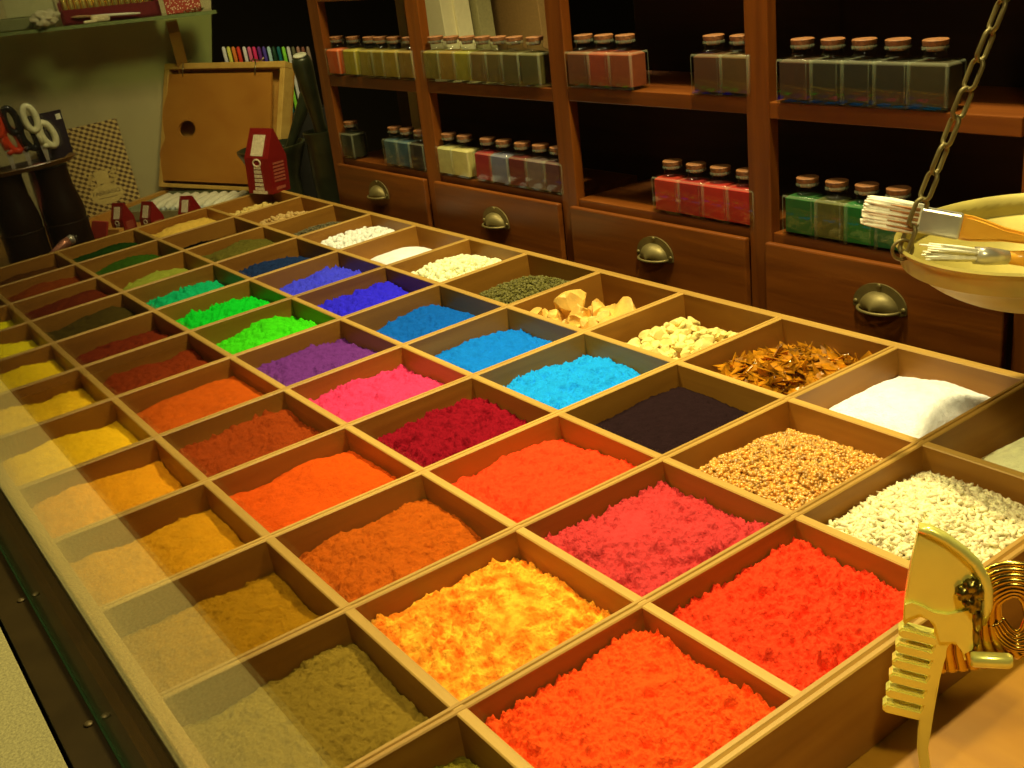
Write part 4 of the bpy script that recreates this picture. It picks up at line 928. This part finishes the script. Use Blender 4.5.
tag(MB().box(rq[0] - .05, rq[0] + .02, rq[1] - .11, rq[1] + .11, -.42, rq[2] + .2, .02).build('red_packet', mat('deep red packet', (.14, .02, .012), .4, var=.3), None, (rq[0], rq[1], -.42)), 'dark red upright packet seen between the necks of the two bottles', 'packet')

# ------------------------------------------------------------------ SCALE PAN with chain and brushes
TD = 5.5
pc = at_depth(1040, 231, TD); pr_ = 137 / F * TD
pan = thing('scale_pan', pc - np.array((0, 0, .38)), 'round brass scale pan hanging on a chain at the right, brushes lying in it', 'pan')
PO = pc - np.array((0, 0, .38))
h_ = .38; th = .018
prof = [(0, 0)] + [(pr_ * math.sin(a) * .97 if a < 1.2 else pr_ * .97, h_ * (1 - math.cos(a)) ** .85) for a in [PI / 2 * k / 14 for k in range(1, 14)]]
prof += [(pr_ * .985, h_ - .02), (pr_ * 1.0, h_ - .012), (pr_ * 1.012, h_), (pr_ * 1.0, h_ + .012), (pr_ * .985, h_ + .006)]
inner = [(max(0, r - th), z + th) for r, z in reversed(prof[1:14])] + [(0, th)]
MB().lathe(prof + inner, 64).build('bowl', brass_pan, pan, (0, 0, 0), smooth=True, angle=50)
# chain from the rim to a hook above
a0 = at_depth(912, 236, np.dot(at_depth(903, 236, TD) - CP, -CR[:, 2]))
rimdir = unit((a0 - pc) * np.array((1, 1, 0))); p0 = pc + rimdir * pr_ + np.array((0, 0, .0))
hook = pc + np.array((0, 0, 1.55))
cd_ = unit(hook - p0); tot = np.linalg.norm(hook - p0)
side = unit(np.cross(cd_, CP - p0)); frn = np.cross(side, cd_)
ch = MB().build_dummy if False else None
chn = bpy.data.objects.new('chain', None); C.objects.link(chn); chn.parent = pan; chn.location = (0, 0, 0)
LL = .162; LWd = .082; wr = .0115; step = LL - 2.4 * wr
def linkpts(L, Wd):
    r = Wd / 2 - wr; hl2 = L / 2 - Wd / 2; pts = []
    for k in range(9): a = -PI / 2 + PI * k / 8; pts.append((hl2 + r * math.cos(a), r * math.sin(a)))
    for k in range(9): a = PI / 2 + PI * k / 8; pts.append((-hl2 + r * math.cos(a), r * math.sin(a)))
    return pts
lk = None; n_l = int(tot / step)
for k in range(n_l):
    cc_ = p0 + cd_ * (step * (k + .35) + .02)
    ang = PI / 4 + (PI / 2 if k % 2 else 0) + .25 * math.sin(k * 1.7)
    ww = side * math.cos(ang) + frn * math.sin(ang)
    Mr = np.stack([cd_, ww, np.cross(cd_, ww)], 1)
    if lk is None:
        lk = MB().tube([(x, y, 0) for x, y in linkpts(LL, LWd)], wr, 10, closed=True, flat=(0, 0, 1)).build('link', brass_old, chn, (0, 0, 0), smooth=True); o = lk
    else:
        o = lk.copy(); C.objects.link(o); o.parent = chn
    o.rotation_euler = Matrix(Mr.tolist()).to_euler(); o.location = Vector(cc_ - PO) * S
MB().tube([p0 + (rimdir * math.cos(a) + np.array((0, 0, 1)) * math.sin(a)) * .05 + (0, 0, .012) for a in [2 * PI * k / 16 for k in range(16)]], .009, 8, closed=True).build('rim_ring', brass_old, pan, PO, smooth=True)

def flat_brush(tip, end, wup, name, label, W, handle_m):
    """flat brush: hair from tip, ferrule, handle to end; wup = direction of its width"""
    ax = unit(end - tip); L = np.linalg.norm(end - tip); wv = unit(wup - ax * (wup @ ax)); nv = np.cross(ax, wv)
    t = thing('paint_brush', tip, label, 'brush'); rg = random.Random(5); CS = 1 if nv @ (CP - tip) > 0 else -1
    hb = MB(); L1 = .27; L2 = .20
    for k in range(60):
        u = (k % 20) / 19 - .5; v = (k // 20 - 1) * .02
        s = tip + wv * u * W * 1.06 + nv * (v + rg.uniform(-.01, .01)) + ax * rg.uniform(0, .03); e_ = tip + ax * (L1 + .01) + wv * u * W * .95 + nv * v
        hb.tube([s, s + (e_ - s) * .4, e_], [.005, .015, .015], 5)
    hb.build('bristles', mat('white bristle', (.86, .82, .62), .7, var=.15, vscale=20), t, tip, smooth=True)
    hb2 = MB()
    for k in range(5):
        u = (k + .5) / 5 - .5; s = tip + ax * .13 + wv * u * W + CS * nv * .036; hb2.tube([s, s + ax * .14], [.003, .009], 5)
    hb2.build('brown_hair', mat('brown bristle', (.35, .16, .05), .7), t, tip, smooth=True)
    f0 = tip + ax * L1
    MB().obox(f0 - wv * W / 2 - nv * .035, ax * L2, wv * W, nv * .07, .012).build('ferrule', steel, t, tip)
    m = 14; hp_ = MB(); prof = [(0, .48), (.08, .48), (.2, .40), (.38, .26), (.6, .20), (.85, .22), (1, .16)]
    poly = [(L1 + L2 + (L - L1 - L2) * a, W * b) for a, b in prof] + [(L1 + L2 + (L - L1 - L2) * a, -W * b) for a, b in reversed(prof)]
    bm = bmesh.new(); fv = [bm.verts.new((p[0], p[1], -.028)) for p in poly]; fc = bm.faces.new(fv)
    r_ = bmesh.ops.extrude_face_region(bm, geom=[fc])
    for v in [g_ for g_ in r_['geom'] if isinstance(g_, bmesh.types.BMVert)]: v.co.z += .056
    bmesh.ops.bevel(bm, geom=[e_ for e_ in bm.edges if abs(e_.verts[0].co.z - e_.verts[1].co.z) < 1e-6], offset=.012, segments=2, affect='EDGES')
    hm = MB().bm(bm); hm.v = [tuple(tip + ax * p[0] + wv * p[1] + nv * p[2]) for p in hm.v]
    hd = hm.build('handle', handle_m, t, tip, smooth=True, angle=40)
    return t, tip, ax, wv, nv
orange_wood = wood('varnished handle', (.72, .33, .03), (.82, .43, .05), 0, rough=.25)
tdp = np.dot(p0 - CP, -CR[:, 2])
tip = at_depth(862, 209, tdp + .05); end = at_depth(1075, 247, tdp - .25)
tip[2] += 0
flat_brush(tip, end, np.array((.25, .35, 1.)) * 1.0, 'paint_brush', 'wide flat brush with white bristles and orange handle lying over the pan rim', .125, orange_wood)
tip2 = at_depth(926, 252, TD - .15); end2 = at_depth(1075, 262, TD - .1)
t = thing('paint_brush', tip2, 'round white-haired brush lying low in the brass pan below the wide brush', 'brush')
ax = unit(end2 - tip2)
hb = MB(); rg = random.Random(8)
for k in range(40):
    off = np.array((rg.uniform(-.03, .03), rg.uniform(-.03, .03), rg.uniform(-.03, .03))); hb.tube([tip2 + off * 1.3 + ax * rg.uniform(0, .05), tip2 + off + ax * .14, tip2 + off * .7 + ax * .27], [.004, .010, .010], 5)
hb.build('bristles', MATS['white bristle'], t, tip2, smooth=True)
MB().tube([tip2 + ax * .24, tip2 + ax * .30, tip2 + ax * .40], [.042, .044, .034], 14).build('ferrule', steel, t, tip2, smooth=True)
MB().tube([tip2 + ax * .40, tip2 + ax * .5, tip2 + ax * .75], [.032, .04, .03], 14).build('handle', orange_wood, t, tip2, smooth=True)

# ------------------------------------------------------------------ BRASS PROW ORNAMENT
fb = at_z(923, 778, -.425); fn = unit((CP - fb) * np.array((1, 1, 0))); fx = np.array((-fn[1], fn[0], 0))
if (CR[:, 0] @ fx) < 0: fx = -fx
def f2(px, py): q = at_plane(px, py, fb, fn) - fb; return (q @ fx, q[2])
orn = thing('prow_ornament', fb, 'polished brass gondola prow ornament with comb teeth and a scroll, standing on the counter', 'ornament')
blade = [(919, 531), (931, 533), (946, 540), (962, 551), (975, 563), (983, 576), (987, 590), (987, 606), (983, 624), (977, 642), (974, 651), (968, 661), (960, 663), (958, 655), (955, 647), (952, 644), (949, 648), (944, 664), (940, 680), (936, 700), (933, 718),
         (930, 737), (928, 750), (930, 768), (932, 778), (919, 778), (919, 765), (917, 748), (918, 731), (920, 716)]
teeth = []
for k in range(5, -1, -1):
    x0 = 900 - 3.2 * k; y0 = 633.5 + 15 * k; xr = 934 - 2.9 * k; yr = y0 + 8
    teeth += [(xr, yr + 5), (x0 + 2, y0 + 5), (x0 - 1.5, y0 + 2), (x0 - 1.5, y0 - 2), (x0 + 2, y0 - 5), (xr, yr - 4.5)]
blade += teeth + [(934, 628), (929, 621), (920, 618), (911, 621), (905, 626), (903, 622), (904, 605), (908, 580), (913, 555)]
poly = [f2(*p) for p in blade]
bm = bmesh.new(); vs = [bm.verts.new((p[0], p[1], 0)) for p in poly]; fc = bm.faces.new(vs)
r_ = bmesh.ops.extrude_face_region(bm, geom=[fc])
for v in [g_ for g_ in r_['geom'] if isinstance(g_, bmesh.types.BMVert)]: v.co.z += .055
bmesh.ops.bevel(bm, geom=[e_ for e_ in bm.edges if abs(e_.verts[0].co.z - e_.verts[1].co.z) < 1e-6], offset=.006, segments=2, affect='EDGES')
bmesh.ops.triangulate(bm, faces=[f for f in bm.faces if len(f.verts) > 6])
mb = MB().bm(bm)
def curve_out(p):     # the hood of the blade leans back towards its top edge
    z = p[1]; top = f2(940, 560)[1]
    return max(0, z - top) ** 1.5 * -.3
mb.v = [tuple(fb + fx * p[0] + np.array((0, 0, p[1])) + fn * (p[2] - .055 + curve_out(p))) for p in mb.v]
mb.build('comb_blade', brass_bright, orn, fb, smooth=True, angle=35)
# raised lower plate with wavy edge, folded hood rim
low = [(905, 603), (912, 601), (922, 605), (934, 611), (948, 613), (962, 610), (974, 607), (981, 610), (977, 630), (972, 648), (964, 652), (955, 640), (948, 640), (940, 640), (935, 622), (920, 612), (908, 616), (905, 618)]
MB().prism([f2(*p) for p in low], fb + fn * -.002, fx, (0, 0, 1), fn, .014).build('lower_plate', brass_bright, orn, fb)
hp2 = [(919, 531), (931, 533), (946, 540), (962, 551), (975, 563), (983, 576), (987, 590), (987, 606), (983, 624)]
MB().tube([fb + fx * f2(*p)[0] + np.array((0, 0, f2(*p)[1])) + fn * (.0 + curve_out(f2(*p))) for p in hp2], [.012] + [.02] * 7 + [.012], 10).build('hood_rim', brass_bright, orn, fb, smooth=True)
lf = MB()
for (px, py, a, b) in ((964, 590, .030, .030), (971, 584, .026, .03), (977, 590, .022, .04), (974, 602, .022, .045), (977, 618, .016, .05), (976, 634, .012, .045), (968, 600, .02, .02)):
    x, z = f2(px, py); lf.ell(fb + fx * x + np.array((0, 0, z)) + fn * .012, (a, a, b), 3, nz=.35, seed=px, nsc=3)
lf.build('leaf_relief', mat('darkened brass', (.30, .24, .06), .3, 1., var=.4, vscale=10), orn, fb, smooth=True)
# ribbed scroll
path = [(980, 668), (974, 652), (972, 634), (975, 614), (984, 598), (998, 588), (1014, 584), (1032, 589), (1044, 604), (1046, 624), (1036, 642), (1018, 648), (1003, 640), (994, 626)]
pts = [np.array(f2(*p)) for p in path]
def smooth_path(pts, n):
    out = []; N = len(pts)
    for k in range(n):
        u = k / (n - 1) * (N - 1); i = min(int(u), N - 2); f = u - i
        p0_, p1_, p2_, p3_ = pts[max(i - 1, 0)], pts[i], pts[i + 1], pts[min(i + 2, N - 1)]
        out.append(.5 * ((2 * p1_) + (-p0_ + p2_) * f + (2 * p0_ - 5 * p1_ + 4 * p2_ - p3_) * f * f + (-p0_ + 3 * p1_ - 3 * p2_ + p3_) * f ** 3))
    return out
cen = smooth_path(pts, 70); sc = MB(); nr = 8
for rib in range(nr):
    ln_ = []; rd = []
    for k, p in enumerate(cen):
        tg = cen[min(k + 1, 69)] - cen[max(k - 1, 0)]; tg = tg / np.linalg.norm(tg); nm = np.array((-tg[1], tg[0]))
        wd = (.064 + .075 * max(0, 1 - k / 20)) * (1 - .5 * max(0, (k - 45) / 25))
        q = p + nm * wd * (rib / (nr - 1) * 2 - 1)
        ln_.append(fb + fx * q[0] + np.array((0, 0, q[1])) + fn * (-.03 + .02 * math.sin(PI * rib / (nr - 1)))); rd.append(wd / (nr - 1) * 1.12)
    sc.tube(ln_, rd, 8, flat=fn)
sc.build('scroll', mat('ribbed brass', (.66, .44, .08), .22, 1., var=.1), orn, fb, smooth=True)
a_, b__ = np.array(f2(970, 653)), np.array(f2(1012, 655))
MB().tube([fb + fx * q[0] + np.array((0, 0, q[1])) + fn * .035 for q in (a_, a_ + (b__ - a_) * .08, a_ + (b__ - a_) * .9, b__)], [.024, .028, .028, .020], 16).build('pin', brass_bright, orn, fb, smooth=True)
# ------------------------------------------------------------------ LIGHT
def spot(name, loc, target, energy, col, size=2.2, blend=.6, rad=.18):
    l = bpy.data.lights.new(name, 'SPOT'); l.energy = energy; l.color = col; l.spot_size = size; l.spot_blend = blend; l.shadow_soft_size = rad * S
    o = bpy.data.objects.new(name, l); C.objects.link(o); o.location = Vector(loc) * S
    d = Vector(target) - Vector(loc); o.rotation_euler = d.to_track_quat('-Z', 'Y').to_euler(); return o
WARM = (1., .83, .43)
spot('ceiling_spot', (9.6, -.15, 7.5), (9.2, -1.6, 0), 85, WARM, size=2.3, blend=.9, rad=.22)
spot('ceiling_spot', (4.3, -.3, 7.5), (1.8, -1.5, .5), 46, (1., .82, .42), size=2.3, blend=.8, rad=.9)
spot('window_fill_spot', (7.6, -3.9, 7.2), (9.4, -4.0, 0), 38, WARM, size=1.25, blend=.7, rad=.3)
spot('window_fill_spot', (14.6, -4.3, 6.0), (12, -2.2, 0), 26, WARM, size=1.25, blend=.9, rad=.4)  # added to brighten the brass blade and the tray's end wall
al = bpy.data.lights.new('soft_fill', 'AREA'); al.shape = 'RECTANGLE'; al.size = 14 * S; al.size_y = 5 * S; al.energy = 5.5; al.color = (1., .80, .38)  # added soft area light that lifts the interior shade in place of ambient
ao = bpy.data.objects.new('soft_fill', al); C.objects.link(ao); ao.location = Vector((5.5, -2.2, 11)) * S
spot('trim_fill_spot', (4.2, 1.9, 6), (4.0, 3.2, 2), 60, (1., .85, .5), size=1.6, blend=.8, rad=.5)  # added to brighten the cream trims behind the cabinet
w = bpy.data.worlds.new('night'); bpy.context.scene.world = w; w.use_nodes = True
w.node_tree.nodes['Background'].inputs['Color'].default_value = (1., .75, .35, 1); w.node_tree.nodes['Background'].inputs['Strength'].default_value = .004

sc_ = bpy.context.scene
sc_.view_settings.view_transform = 'Standard'; sc_.view_settings.look = 'None'; sc_.view_settings.exposure = 0; sc_.view_settings.gamma = 1
sc_.view_settings.use_curve_mapping = False
sc_.cycles.transparent_max_bounces = 24; sc_.cycles.max_bounces = 10
